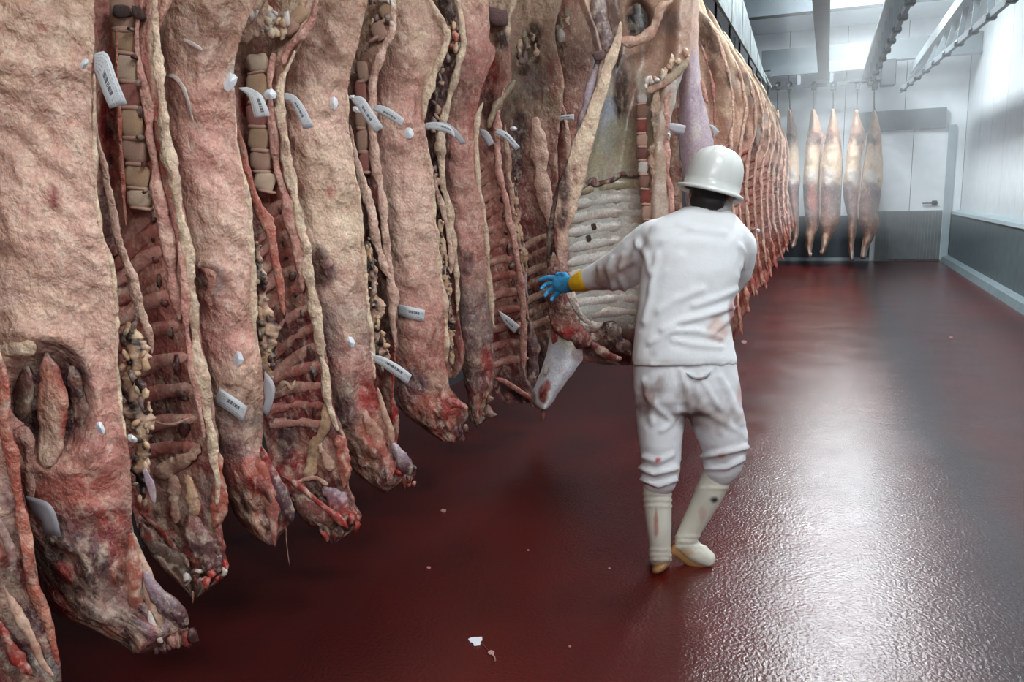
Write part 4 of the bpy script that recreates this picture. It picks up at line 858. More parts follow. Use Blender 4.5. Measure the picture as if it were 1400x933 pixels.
cord('brisket_muscle', t, [(756, 345, 6), (760, 385, 11), (764, 420, 14), (773, 446, 16), (790, 462, 15), (808, 470, 12)], D7 - .085, paint([(350, 'brown'), (400, 'meat'), (430, 'brown'), (455, 'meat')], [(758, 400, 8, 40, 'dark', .8), (776, 452, 10, 8, 'red', .8), (790, 470, 14, 8, 'dark', .7)], .6), 34, 12, .6, .4, FAT, 6)
cord('brisket_muscle', t, [(790, 468, 10), (812, 466, 12), (832, 458, 13), (850, 470, 12), (862, 486, 8)], D7 - .03, 'dark', 22, 9, .7, .35, MEAT, 9)
cord('brisket_muscle', t, [(808, 468, 4), (820, 478, 6), (836, 488, 5), (850, 492, 4)], D7 - .07, 'meat', 14, 8, .7, .4, MEAT, 2)
cord('sternum_fat', t, [(786, 440, 8), (800, 448, 9), (820, 446, 8), (838, 450, 7), (846, 462, 5)], D7 - .02, 'white', 18, 8, .6, .4, FAT, 2)
vertebrae(t, [(878, 128), (877, 180), (879, 232), (884, 290), (886, 350), (882, 420), (872, 480)], D7 - .02, 6.5, 8, 17, ('white', 'brown', 'red', 'bone', 'meat'), seed=0)
cord('back_edge', t, [(900, 118, 8), (896, 150, 9), (898, 190, 9), (900, 230, 10), (904, 270, 11), (906, 320, 11), (902, 380, 10), (894, 440, 9), (886, 484, 7)], D7 - .03, paint([(100, 'bone'), (170, 'olive'), (230, 'tan'), (320, 'rose')], [(902, 220, 9, 16, 'red', .7), (904, 265, 9, 18, 'red', .7), (900, 165, 6, 10, 'grey', .8), (899, 192, 6, 8, 'grey', .8)]), 60, 9, .6, .45, FAT, 5)
cord('back_fat', t, [(940, 76, 4), (926, 104, 4), (914, 130, 4), (911, 180, 4), (913, 230, 4), (918, 270, 4), (920, 320, 4), (914, 400, 4)], D7 - .045, 'pink', 40, 8, .8, .35, FAT, 7)
cord('sacrum', t, [(944, 76, 5), (930, 92, 7), (914, 106, 8), (898, 118, 8), (884, 126, 5)], D7 - .05, paint([(70, 'tan'), (100, 'olive'), (125, 'bone')]), 20, 9, .6, .3, BONE, 3)
lumps('sacrum_fat', t, [(884 + k * 3.1 + random.uniform(-3, 3), 118 - k * 2.7 + random.uniform(-4, 4), random.uniform(2, 4), random.choice(['cream', 'white', 'bone'])) for k in range(18)], D7 - .07, 73)
cord('pelvis_edge', t, [(846, 60, 5), (852, 56, 6), (866, 58, 6), (884, 50, 6), (896, 30, 6), (904, 10, 6), (920, 2, 5)], D7 - .04, 'bone', 20, 8, .7, .35, BONE, 4)
cord('haunch_cut', t, [(816, -20, 8), (820, 20, 12), (828, 50, 10), (832, 75, 5)], D7 - .04, paint([(0, 'grey'), (60, 'purple')], [], .4), 18, 9, .6, .2, MEAT, 9)
chunk('gland', t, 819, 76, D7 - .08, 8, 6, .02, 'purple', 15, 1)
shell('foreleg', t, [(448, 752, 792), (460, 751, 796), (475, 749, 797), (493, 745, 796), (510, 738, 784), (526, 732, 772), (540, 726, 762), (552, 727, 755), (560, 736, 749)], D7 - .02, profile('convex', .07), .05,
      paint([(440, 'olive'), (462, 'silver'), (478, lin((228, 232, 240))), (560, lin((236, 238, 242)))], [(742, 540, 7, 14, 'blood', 1), (748, 528, 5, 9, 'red', .9), (765, 484, 8, 10, 'blue', .6), (729, 546, 4, 10, 'brown', .8), (790, 484, 9, 12, 'brown', .7)], .25), 20, 44, MEMB, .005, 75, tilt=-.05)
cord('blood_drip', t, [(743, 556, 2.4), (743, 566, 2.6), (742, 577, .8)], D7 - .03, 'blood', 7, 6, 1, .1, MEAT)
chunk('dew_knuckle', t, 746, 506, D7 - .09, 3, 7, .01, 'white', -15, 2)
paper(t, [(914, 168, 914, 178), (925, 169, 924, 182), (938, 172, 935, 184)], 3.9, PLAIN, .006)
clip(t, 914, 184, 3.9, 3, 2.5, 0)

# the smooth lilac shank hanging just behind it
t = side('smooth lilac grey hind leg hanging between the opened carcass and the hard hat', 955, 4.35, 'hind_leg')
rows = [(-40, 930, 956), (0, 932, 955), (40, 934, 955), (67, 934, 955), (90, 932, 956), (120, 930, 960), (160, 929, 968), (200, 930, 976), (240, 933, 978), (280, 938, 976), (310, 945, 970)]
shell('muscle', t, hang(t, rows, 4.35), 4.35, profile('convex', .07), .05, paint([(-50, 'bone'), (60, 'bone'), (90, 'lilac'), (250, 'lilac')], [(952, 180, 8, 12, 'white', .6), (960, 230, 10, 30, 'lilac', .7)], .2), 20, 60, MEMB, .006, 81)
cord('flank_flap', t, [(924, 110, 6), (922, 160, 8), (922, 220, 8), (926, 270, 7), (930, 310, 4)], 4.4, 'brown', 26, 8, .6, .3, FAT, 5)
cord('sinew', t, [(958, 110, 2.5), (964, 130, 3), (967, 142, 2)], 4.3, 'salmon', 8, 7, .7, .3, MEAT, 3)
paper(t, [(968, 170, 974, 179), (976, 172, 976, 188), (984, 180, 975, 190)], 4.3, PLAIN, .006)

# ---------------------------------------------------------------- the far row, edge on
FAR = [  # distance, right edge at rows (y, x), lowest row, colours
    (5.0, [(-40, 950), (13, 958), (30, 972), (60, 986), (110, 1000), (160, 1004), (210, 1000), (280, 1004), (360, 1010), (440, 1012)], 470),
    (5.8, [(20, 966), (51, 990), (83, 1006), (110, 1016), (150, 1022), (190, 1016), (240, 1010), (300, 1014), (360, 1018), (420, 1020)], 440),
    (6.7, [(30, 980), (72, 1006), (100, 1024), (140, 1034), (180, 1034), (210, 1026), (260, 1022), (320, 1026), (380, 1028)], 418),
    (7.6, [(60, 1000), (92, 1020), (115, 1034), (150, 1044), (190, 1044), (215, 1036), (260, 1032), (320, 1036), (370, 1040)], 404),
    (8.5, [(80, 1016), (110, 1034), (135, 1047), (170, 1054), (200, 1052), (225, 1044), (270, 1042), (330, 1046), (370, 1052)], 392),
    (9.4, [(100, 1028), (130, 1046), (160, 1058), (190, 1062), (215, 1056), (250, 1051), (290, 1051), (340, 1058)], 378),
    (10.4, [(120, 1040), (150, 1056), (180, 1065), (205, 1066), (230, 1060), (270, 1058), (300, 1060), (330, 1066)], 366),
    (11.4, [(135, 1050), (165, 1063), (190, 1071), (215, 1070), (240, 1066), (270, 1065), (300, 1068), (325, 1073)], 354),
    (12.5, [(145, 1056), (175, 1068), (200, 1075), (225, 1075), (250, 1072), (290, 1074), (320, 1079)], 342),
    (13.6, [(155, 1062), (180, 1073), (205, 1079), (230, 1080), (260, 1078), (290, 1080), (320, 1083)], 330)]
FARL = ['first far beef side beyond the hard hat, with a dark kidney hollow', 'second of the far beef sides beyond the hard hat, pale shoulder above red ribs', 'third of the far beef sides counted from the hard hat toward the back wall',
        'fourth of the far beef sides counted from the hard hat toward the back wall', 'fifth of the far beef sides counted from the hard hat toward the back wall', 'sixth of the far beef sides, in the middle of the thin receding row', 'seventh of the far beef sides, fourth before the end of the receding row',
        'third last of the thin receding beef sides near the hanging calves', 'second last of the thin receding beef sides near the hanging calves', 'last and smallest beef side of the receding row, beside the hanging calves']
for i, (d, ed, yb) in enumerate(FAR):
    wpx = 260 / d; ys = [e[0] for e in ed]
    t = side(FARL[i], ed[len(ed) // 2][1] - wpx / 2, d, group='far row of beef sides beyond the worker')
    mid = (ys[0] + yb) / 2
    rr = [(y, x - wpx * (1.15 if y < mid - 60 else .95), x) for y, x in ed]
    xe = ed[-1][1]
    rr += [(ed[-1][0] + (yb - ed[-1][0]) * .5, xe - wpx * .8, xe + 1), (yb, xe - wpx * .45, xe - wpx * .2)]
    rnd = random.Random(40 + i)
    blobs = [(ed[3][1] - rnd.uniform(4, 22), ed[3][0] + rnd.uniform(-30, 50), rnd.uniform(30, 80) / d, rnd.uniform(60, 160) / d, rnd.choice(['dark', 'brown', 'cream', 'purple', 'white']), .75) for _ in range(5)]
    if i == 0: blobs += [(1004, 108, 12, 16, 'black', .9), (990, 140, 14, 20, 'cream', .6), (975, 120, 16, 30, 'brown', .5)]
    yr = ed[-1][0] - (ed[-1][0] - ys[0]) * .52
    sh = shell('inner_wall', t, hang(t, rr, d, 3.05), d, profile('hollow', .05), .07,
               paint([(ys[0], 'cream'), (yr - 30, 'fat'), (yr + 40, 'pink'), (yb - 50, 'rose'), (yb, 'red')], blobs, 1, i), 18, 70, FARFAT, .016, 90 + i, jit=2.2, raw=yb - 70)
    cord('back_fat', t, [(x - 2, y, 8 / d + .5) for y, x in ed[2:]], d - .035, 'fat', 34, 7, .7, .6, FAT, i)
    cord('belly_edge', t, [(x - wpx * .52, y, 7 / d + .3) for y, x in ed[3:]], d - .015, 'rose', 24, 6, .8, .6, FAT, i)
    # ribs: too small to pick apart, one part
    vs, fs, cs = [], [], []
    for k in range(13):
        y = yr + 8 + (yb - 40 - yr) * k / 13; xe2 = float(np.interp(y, ys, [e[1] for e in ed])) - 16 / d
        a = []
        for j in range(4):
            f = j / 3; a.append((P(xe2 - f * wpx * .5, y + f * 60 / d, sh.surf(xe2 - f * wpx * .5, y + f * 60 / d) + (.0 if i < 4 else .006))))
        b = len(vs); r = .014
        for q in a:
            for m in range(5):
                an = m * 2 * math.pi / 5; vs.append(q + Vector((0, 0, 1)) * math.cos(an) * r + HF * math.sin(an) * r); cs.append(mixc(C['rose'], C['fat'], N(q, 9, k) * 1.4 + .3))
        for j in range(3):
            for m in range(5): fs.append((b + j * 5 + m, b + j * 5 + (m + 1) % 5, b + j * 5 + 5 + (m + 1) % 5, b + j * 5 + 5 + m))
    o = mk('ribs', vs, fs, BONE, t, cs); o['kind'] = 'stuff'
    cord('shank', t, [(xe - wpx * .35, yb - 46 / d * 4, 22 / d), (xe - wpx * .28, yb - 10, 24 / d), (xe - wpx * .22 + 3, yb + 3, 12 / d)], d - .06, 'red', 10, 8, .8, .4, MEAT, i)
    cord('shoulder_strap', t, [(xe - 3, yb - 52, 12 / d), (xe, yb - 30, 18 / d), (xe + 3, yb - 12, 10 / d)], d - .06, 'salmon', 9, 7, .8, .4, MEAT, i + 4)
    if i in (1, 3): clip(t, ed[-1][1] - 4, 306 + i * 3, d - .1, 3.2, 2.4, 0)

# ---------------------------------------------------------------- split calves on the cross rail at the back
YC = 17.2
DC = lambda x, y: PY(x, y, YC).dot(HF)
CALF = [
    ('haze veiled half calf on the cross rail, leftmost, half hidden by the beef row', 1063, 150, [(150, 1061, 1065), (180, 1059, 1069), (205, 1058, 1072), (250, 1058, 1075), (290, 1060, 1074), (315, 1063, 1072), (330, 1066, 1070)], 0),
    ('half calf alone on the cross rail between the beef row and the two pairs', 1079, 150, [(150, 1078, 1082), (165, 1077, 1086), (180, 1076, 1090), (222, 1072, 1092.5), (250, 1074, 1094), (268, 1077, 1092), (290, 1081, 1092.5), (312, 1084, 1093), (325, 1084, 1091), (338, 1080, 1087)], 1),
    ('left half of the first pair of split calves, its foreleg pointing straight down', 1112, 149, [(149, 1109.5, 1114), (165, 1107, 1120), (185, 1104, 1126), (197, 1102, 1123), (208, 1100.5, 1121.5), (251, 1097.6, 1120), (281, 1099, 1120), (310, 1102, 1119.5), (325, 1101, 1114), (340, 1102, 1110), (351, 1105, 1109)], 2),
    ('right half of the first pair of split calves, its foreleg kicked to the left', 1139, 149, [(149, 1137, 1141), (165, 1134, 1145), (185, 1129, 1148.5), (197, 1126, 1150), (208, 1124, 1151.5), (251, 1121.5, 1150.6), (281, 1121, 1149.5), (305, 1121, 1147), (318, 1123, 1141), (332, 1123, 1133), (347, 1121, 1127)], 3),
    ('left half of the second pair of split calves, beside the rightmost half', 1172, 150, [(150, 1169, 1174), (165, 1166, 1177), (185, 1161.5, 1184), (200, 1159, 1181), (225, 1156, 1177), (251, 1152.8, 1175.5), (272, 1153, 1173.5), (300, 1160, 1172.5), (318, 1159, 1171), (338, 1160, 1167), (356, 1162, 1168)], 4),
    ('rightmost half calf on the cross rail, hanging in front of the door', 1195, 150, [(150, 1193, 1197), (165, 1190, 1201), (185, 1186, 1205), (200, 1185, 1206), (225, 1181, 1207.5), (257, 1177, 1206), (289, 1173, 1200.5), (308, 1176, 1203), (320, 1180, 1197), (338, 1178, 1188), (353, 1176, 1184)], 5)]
calf_hooks = []
for lab, hx, hy, rws, k in CALF:
    d = DC(hx, 240)
    t = thing('hanging_calf_half', PY(hx, 345, YC), lab, 'carcass', 'split calves on the cross rail')
    xs = [(r[1] + r[2]) / 2 for r in rws]; xs += [xs[-1]] * 4; lft = k in (2, 4)
    sg = 1 if lft else -1
    sh = shell('body', t, rws, d, profile('convex', .16), .13,
          paint([(150, 'tan'), (176, 'tan'), (188, 'brown'), (202, 'fat'), (212, 'cream'), (252, 'cream'), (264, 'purple'), (295, 'brown'), (318, 'brown'), (332, 'tan'), (350, 'white')],
                [(xs[4] + sg * 5, 192, 9, 9, 'dark', .75), (xs[5] + sg * 3, 222, 9, 26, 'cream', .95), (xs[5] + sg * 2, 243, 9, 12, 'white', .9), (xs[6] - sg * 4, 262, 12, 14, 'purple', .85), (xs[7] - sg * 2, 284, 8, 16, 'grey', .6), (xs[7] + sg * 4, 275, 4, 20, 'rose', .6)] + ([(xs[6] + 2, 270, 9, 20, 'salmon', .7)] if k == 2 else []), .6, k), 14, 60, FARFAT, .02, 120 + k, jit=.6)
    if k: cord('split_edge', t, [(r[2] if sg > 0 else r[1], r[0], .8) for r in rws[2:8]], d - .03, 'bone', 16, 6, .8, .4, FAT, k)
    r0 = rws[-1]; cord('hoof_stub', t, [((r0[1] + r0[2]) / 2, r0[0] - 6, 2.6), ((r0[1] + r0[2]) / 2, r0[0] - 1, 2.8), ((r0[1] + r0[2]) / 2, r0[0] + 2, 1.6)], d - .01, 'rose' if k > 3 else 'white', 6, 7, .9, .2, FAT, k)
    top = P((rws[0][1] + rws[0][2]) / 2, 152, d); hk = PY(hx + .5, 122, YC); calf_hooks.append((t, top, hk))

# ---------------------------------------------------------------- hooks, rails, lamps, litter
def tube(name, pts, r, mat, parent=None, k=8):
    vs, fs = [], []; n = len(pts) - 1; pts = [Vector(p) for p in pts]
    for j, c in enumerate(pts):
        tdir = (pts[min(n, j + 1)] - pts[max(0, j - 1)]).normalized()
        e1 = tdir.cross(Vector((.31, .2, .93)) if abs(tdir.z) < .8 else Vector((1, .1, 0))).normalized(); e2 = e1.cross(tdir)
        for i in range(k):
            a = 2 * math.pi * i / k; vs.append(c + (e1 * math.cos(a) + e2 * math.sin(a)) * r)
    for j in range(n):
        for i in range(k): fs.append((j * k + i, j * k + (i + 1) % k, (j + 1) * k + (i + 1) % k, (j + 1) * k + i))
    fs += [tuple(range(k)), tuple(range(n * k, n * k + k))[::-1]]
    return mk(name, vs, fs, mat, parent)
def hookset(t, top, hk):
    r = (hk - top)
    tube('hook', [top + Vector((.03, 0, -.03)), top + Vector((.03, 0, .01)), top + Vector((0, 0, .05)), top + r * .5, hk], .014, DARKST, t, 6)
    b = box('trolley', (hk.x - .05, hk.y - .03, hk.z - .02), (hk.x + .05, hk.y + .03, hk.z + .06), DARKST, t, .012)
    tube('trolley_wheel', [hk + Vector((0, -.035, .09)), hk + Vector((0, .035, .09))], .055, DARKST, t, 12)
zc = calf_hooks[0][2].z + .02
t = thing('overhead_runway', (-.1, YC, zc), 'cross rail the calves hang from, spanning under a grey joist at the back', 'rail')
bar('joist', (-1.15, YC, zc + .33), (1.05, YC, zc + .33), .05, .10, BEAMM, t)
bar('track', (-1.15, YC, zc), (.86, YC, zc), .02, .035, DARKST, t)
for x in (-.62, -.02, .62): bar('bracket', (x, YC, zc + .03), (x, YC, zc + .25), .035, .03, BEAMM, t)
dv = box('drive_housing', (.86, YC - .16, zc - .12), (1.12, YC + .12, zc + .36), DARKST, t, .02)
bar('chain', (.30, YC - .05, zc + .03), (.86, YC - .05, zc + .03), .03, .02, DARKST, t)
for _, a, b in calf_hooks: hookset(t, a, b)
# the near rail that carries the beef sides (out of the picture above)
HK = sorted([(q.y, q.x, t_, q) for t_, q in HOOKS], key=lambda v: v[0])
near = [h for h in HK if h[1] < -1.25]; far = [h for h in HK if h[1] >= -1.25]
for lst, lab in ((near, 'overhead rail carrying the near row of beef sides'), (far, 'overhead rail carrying the opened carcass and the far row')):
    pts = [(x, y, 3.32) for y, x, _, _ in lst]; pts = [(pts[0][0], pts[0][1] - .6, 3.32)] + pts + [(pts[-1][0], pts[-1][1] + .5, 3.32)]
    t = thing('overhead_rail', pts[len(pts) // 2], lab, 'rail'); tube('track', pts, .03, STEEL, t, 8)
for _, _, t_, q in HK:
    tube('hook', [q + Vector((.03, 0, -.1)), q + Vector((.04, 0, -.04)), q + Vector((0, 0, .02)), Vector((q.x, q.y, 3.285))], .013, DARKST, t_, 6)

# the galvanised splash screen that hangs in front of the far rail, tapering toward the back wall
DUCT = simple('frosted_galvanised_sheet', (112, 124, 126), .5, .2, (90, .8), .5)
x0 = -.88
pts = [(4.4, 3.09), (4.4, 4.0), (8.75, 3.52), (12.4, 3.11), (12.4, 3.09)]
n = len(pts); vs = [(x0 - .02, a, b) for a, b in pts] + [(x0, a, b) for a, b in pts]
dk = mk('splash_screen', vs, [tuple(range(n)), tuple(range(n, 2 * n))[::-1]] + [(i, i + n, (i + 1) % n + n, (i + 1) % n) for i in range(n)], DUCT, t, smooth=False)
dk['label'] = 'frosted grey galvanised screen'
for k in range(8):
    y = 5.0 + k * .95; zt = float(np.interp(y, [4.4, 8.75, 12.4], [4.0, 3.52, 3.11]))
    box('sheet_seam', (x0, y - .012, 3.10), (x0 + .005, y + .012, zt), DUCT, dk)

# made-up housings for the added fill lights behind the photographer
for i, (fx, fy, fz, pw) in enumerate(FILLS):
    t = thing('added_fill_lamp', (fx, fy - .1, fz), ['added fill lamp behind the photographer, over the aisle', 'added fill lamp behind the photographer, toward the panelled wall'][i], 'lamp')
    bar('housing', (fx - .6, fy - .11, fz + .06), (fx + .6, fy + .04, fz + .06), .02, .16, KERBT, t)
    bar('bracket', (fx, fy - .1, fz + .1), (fx, FY + .01, fz + .25), .03, .03, STEEL, t)
# ceiling lamps: housing, diffuser and end caps around each light
GLOW, nt, b_ = newmat('lit_diffuser'); b_.inputs['Emission Color'].default_value = (.9, .97, 1, 1); b_.inputs['Emission Strength'].default_value = 9
for lx, ly, pw in LAMPS:
    lz = CEIL - .12
    t = thing('ceiling_lamp_housing', (lx, ly, CEIL - .02), ['white strip lamp on the ceiling above the nearest beef sides', 'white strip lamp on the ceiling, second nearest of the row over the aisle', 'middle white strip lamp on the ceiling over the aisle', 'fourth white strip lamp on the ceiling over the aisle', 'last white strip lamp on the ceiling before the back wall'][LAMPS.index((lx, ly, pw))], 'lamp', 'ceiling lamps over the aisle')
    box('housing', (lx - .2, ly - .8, lz + .04), (lx + .2, ly + .8, CEIL - .002), KERBT, t, .01)
    box('diffuser', (lx - .17, ly - .75, lz + .02), (lx + .17, ly + .75, lz + .04), GLOW, t)

# litter on the floor
t = thing('paper_scrap', PZ(651, 879, 0), 'white torn paper scrap with a thin string on the red floor', 'litter')
def flat(name, poly, z, mat, parent):
    q = [PZ(x, y, z) for x, y in poly]; n = len(q)
    return mk(name, q + [v + Vector((0, 0, .003)) for v in q], [tuple(range(n)), tuple(range(n, 2 * n))[::-1]] + [(i, (i + 1) % n, (i + 1) % n + n, i + n) for i in range(n)], mat, parent, smooth=False)
flat('scrap', [(640, 875), (644, 873), (659, 872), (659.5, 876), (657, 878), (656.5, 883), (648, 884), (647, 880), (643, 879)], .002, PLASTIC, t)
tube('string', [PZ(x, y, .004) for x, y in ((657, 879), (661, 882), (665, 887), (669, 891))], .0012, simple('brown_string', (120, 70, 60), .8), t, 5)
flat('string_knot', [(667, 893), (671, 890), (676, 892), (675, 896), (669, 896)], .002, simple('stained_card', (170, 130, 124), .7), t)
tube('string_end', [PZ(x, y, .005) for x, y in ((673, 895), (676, 899), (677, 904))], .003, bpy.data.materials['stained_card'], t, 5)
FLECK = simple('dried_fat_fleck', (150, 108, 100), .7)
for i, (x, y, r, lab) in enumerate([(586, 777, 3, 'small pale fleck on the dark floor, below the fourth pale side'), (779, 885, 2, 'tiny pale fleck on the floor right of the paper scrap'), (833, 778, 2, 'tiny pale fleck on the floor just left of the standing boot'), (606, 699, 4, 'greyish fleck on the dark floor under the beef row'), (722, 753, 1.6, 'tiny fleck on the floor midway between scrap and beef row'), (1017, 468, 4, 'pale fleck on the floor right of the jacket hem'), (1300, 462, 3, 'pale fleck on the far floor beside the grey wheel track')]):
    o = flat('floor_fleck', [(x - r, y), (x - r * .3, y - r * .6), (x + r, y - r * .3), (x + r * .8, y + r * .5), (x - r * .2, y + r * .6)], .001, FLECK, None); tag(o, lab, 'litter', 'flecks on the floor')

# ---------------------------------------------------------------- cold haze at the far end
hm = bpy.data.materials.new('cold_haze'); hm.use_nodes = True; nt = hm.node_tree; nt.nodes.clear()
out = nt.nodes.new('ShaderNodeOutputMaterial'); vsn = nt.nodes.new('ShaderNodeVolumeScatter')
vsn.inputs['Color'].default_value = (.93, .98, 1, 1); vsn.inputs['Density'].default_value = .024; vsn.inputs['Anisotropy'].default_value = .2
nt.links.new(vsn.outputs[0], out.inputs['Volume'])
hz = box('haze', (-.60, 7.0, 1.15), (WX - .02, 17.0, 4.1), hm)
tag(hz, 'thin cold mist in the far half of the aisle before the back wall', 'haze', kind='stuff')

# ---------------------------------------------------------------- the worker
DM = 3.10
def bone(pts, n=8):
    """limb: (x, y, d, radius in m[, radius across depth]) -> world points with radii"""
    return [(P(x, y, d), r) for x, y, d, r in [tuple(q) for q in spline(pts, n)]]
def limb_bm(bm, chain, k=14, sq=1.0):
    rings = []
    n = len(chain) - 1
    ext = []
    for j in (0, n):                                            # rounded ends
        pass
    for j, (c, r) in enumerate(chain):
        a, b = chain[max(0, j - 1)][0], chain[min(n, j + 1)][0]
        td = (b - a).normalized(); e1 = td.cross(HF)
        e1 = e1.normalized() if e1.length > .15 else td.cross(Vector((0, 0, 1))).normalized()
        e2 = e1.cross(td).normalized()
        rings.append((c, e1, e2, r, td))
    out = []
    c, e1, e2, r, td = rings[0]; out += [(c - td * r * .7, e1, e2, r * .55), (c - td * r * .35, e1, e2, r * .88)]
    out += [(c, e1, e2, r) for c, e1, e2, r, td in rings]
    c, e1, e2, r, td = rings[-1]; out += [(c + td * r * .35, e1, e2, r * .88), (c + td * r * .7, e1, e2, r * .55)]
    vr = []
    for c, e1, e2, r in out:
        vr.append([bm.verts.new(c + (e1 * math.cos(2 * math.pi * i / k) + e2 * math.sin(2 * math.pi * i / k) * sq) * r) for i in range(k)])
    for a, b in zip(vr, vr[1:]):
        for i in range(k): bm.faces.new((a[i], a[(i + 1) % k], b[(i + 1) % k], b[i]))
    bm.faces.new(vr[0][::-1]); bm.faces.new(vr[-1])
def ring_bm(bm, rows, d, thick, k=28, doff=None):
    """trunk: rows (y, xl, xr, half thickness, depth)"""
    vr = []
    for y, xl, xr, th, dd in rows:
        v = []
        for i in range(k):
            a = 2 * math.pi * i / k; ca, sa = math.cos(a), math.sin(a)
            sg = lambda q, e: math.copysign(abs(q) ** e, q)
            v.append(bm.verts.new(P((xl + xr) / 2 + sg(ca, .85) * (xr - xl) / 2, y, dd - sg(sa, .85) * th)))
        vr.append(v)
    for a, b in zip(vr, vr[1:]):
        for i in range(k): bm.faces.new((a[i], a[(i + 1) % k], b[(i + 1) % k], b[i]))
    bm.faces.new(vr[0][::-1]); bm.faces.new(vr[-1])
def ell_bm(bm, c, rx, ry, rz, R=None, seg=16):
    """ellipsoid: rx along camera right, ry along camera depth, rz up"""
    B = Matrix((RT, HF, Vector((0, 0, 1)))).transposed()
    m = Matrix.Translation(c) @ (B @ (R or Matrix.Identity(3))).to_4x4() @ Matrix.Diagonal((rx, ry, rz, 1))
    bmesh.ops.create_uvsphere(bm, u_segments=seg, v_segments=max(8, seg * 2 // 3), radius=1, matrix=m)
def fuse(name, bm, mat, parent, voxel=.012, smooth=6, disp=None, cols=None, label=None):
    bmesh.ops.recalc_face_normals(bm, faces=bm.faces[:])
    me = bpy.data.meshes.new(name); bm.to_mesh(me); bm.free()
    o = bpy.data.objects.new(name, me); COL.objects.link(o)
    md = o.modifiers.new('remesh', 'REMESH'); md.mode = 'VOXEL'; md.voxel_size = voxel
    if smooth:
        sm = o.modifiers.new('smooth', 'SMOOTH'); sm.iterations = smooth; sm.factor = .5
    dg = bpy.context.evaluated_depsgraph_get()
    m2 = bpy.data.meshes.new_from_object(o.evaluated_get(dg)); o.modifiers.clear()
    vs = [v.co.copy() for v in m2.vertices]; ns = [v.normal.copy() for v in m2.vertices]
    fs = [tuple(p.vertices) for p in m2.polygons]
    bpy.data.objects.remove(o)
    if disp: vs = [v + n * disp(v, n) for v, n in zip(vs, ns)]
    cc = [cols(v) for v in vs] if cols else None
    r = mk(name, vs, fs, mat, parent, cc)
    if label: r['label'] = label
    return r
def segd(x, y, pts):
    dm = 1e9
    for (ax, ay), (bx, by) in zip(pts, pts[1:]):
        ux, uy = bx - ax, by - ay; t = max(0, min(1, ((x - ax) * ux + (y - ay) * uy) / (ux * ux + uy * uy + 1e-9)))
        dm = min(dm, math.hypot(x - ax - ux * t, y - ay - uy * t))
    return dm
def folded(folds, base=.003, scale=9):
    def f(v, n):
        h = base * (N(v, scale) + .8 * N((v.x, v.y, v.z * 2.2), scale * 2.1, 3))
        if n.dot(HF) < .25:
            x, y = PIX(v)
            for pts, rad, a in folds:
                q = segd(x, y, pts)
                if q < rad * 3: h += a * 1.35 * math.exp(-(q / rad) ** 2) - a * .5 * math.exp(-(q / rad / 2) ** 2)
        return h
    return f
def cloth(name, bump=.25, rough=.85):
    m, nt, b = newmat(name); L = nt.links.new
    tc, nz = bumped(nt, b, 60, bump, .004, detail=5)
    at = node(nt, 'ShaderNodeVertexColor', layer_name='Col'); L(at.outputs[0], b.inputs['Base Color'])
    b.inputs['Roughness'].default_value = rough
    return m
CLOTH = cloth('white_cotton'); RUBBER = cloth('boot_rubber', .1, .45); SKIN = cloth('skin', .15, .5)
def dirt(base, blobs, soil=(150, 120, 108), amt=.5, seed=0):
    B, S = lin(base), lin(soil); bl = [(x, y, rx, ry, lin(c), k) for x, y, rx, ry, c, k in blobs]
    def f(v):
        x, y = PIX(v); c = mixc(B, S, max(0, N(v, 5, seed) + .4 * N(v, 16, seed) - .2) * amt)
        for bx, by, rx, ry, bc, k in bl:
            q = math.hypot((x - bx) / rx, (y - by) / ry) + N(v, 14, seed) * .5 + N(v, 40, seed) * .3
            if q < 1.1: c = mixc(c, bc, min(1, (1.1 - q) / .6) * k)
        return c
    return f

# joints (pixel, pixel, distance)
HEAD = P(972, 265, DM + .03)
SH_L, EL_L, WR_L = (895, 322, DM + .02), (842, 366, DM + .24), (790, 387, DM + .42)
SH_R, EL_R, WR_R = (1000, 322, DM + .03), (1006, 382, DM + .22), (960, 388, DM + .42)
KN_L, AN_L = (901, 632, DM - .02), (902, 756, DM - .01)
KN_R, AN_R = (1000, 612, DM + .0), (938, 735, DM + .06)

# body: one continuous figure (trunk, neck, head with face, arms, hands, legs, feet)
bm = bmesh.new()
ring_bm(bm, [(300, 930, 975, .05, DM + .02), (312, 905, 998, .08, DM + .02), (340, 896, 1000, .10, DM + .01), (400, 886, 1000, .10, DM), (450, 884, 992, .095, DM), (500, 880, 1000, .10, DM), (530, 880, 1004, .105, DM)], DM, .1)
limb_bm(bm, bone([(962, 306, DM + .02, .056), (966, 290, DM + .02, .054), (970, 274, DM + .02, .056)]))
Rh = Matrix.Rotation(math.radians(8), 3, 'Y') @ Matrix.Rotation(math.radians(-24), 3, 'Z')     # head tips and turns along the row
def hp(x, y, z): return HEAD + Matrix((RT, HF, Vector((0, 0, 1)))).transposed() @ (Rh @ Vector((x, y, z)))
ell_bm(bm, hp(0, -.01, .03), .074, .094, .095, Rh); ell_bm(bm, hp(0, .035, -.045), .056, .062, .07, Rh); ell_bm(bm, hp(0, .075, -.085), .028, .024, .022, Rh)
ell_bm(bm, hp(0, .098, -.012), .014, .022, .026, Rh); ell_bm(bm, hp(0, .098, -.03), .019, .014, .012, Rh)                 # nose
ell_bm(bm, hp(0, .076, .03), .052, .014, .012, Rh)                                                                       # brow
ell_bm(bm, hp(0, .086, -.058), .024, .010, .006, Rh); ell_bm(bm, hp(0, .084, -.068), .022, .010, .007, Rh)                # lips
for s in (-1, 1):
    ell_bm(bm, hp(.076 * s, -.005, -.005), .010, .022, .034, Rh); ell_bm(bm, hp(.04 * s, .06, -.02), .024, .02, .02, Rh)   # ears, cheeks
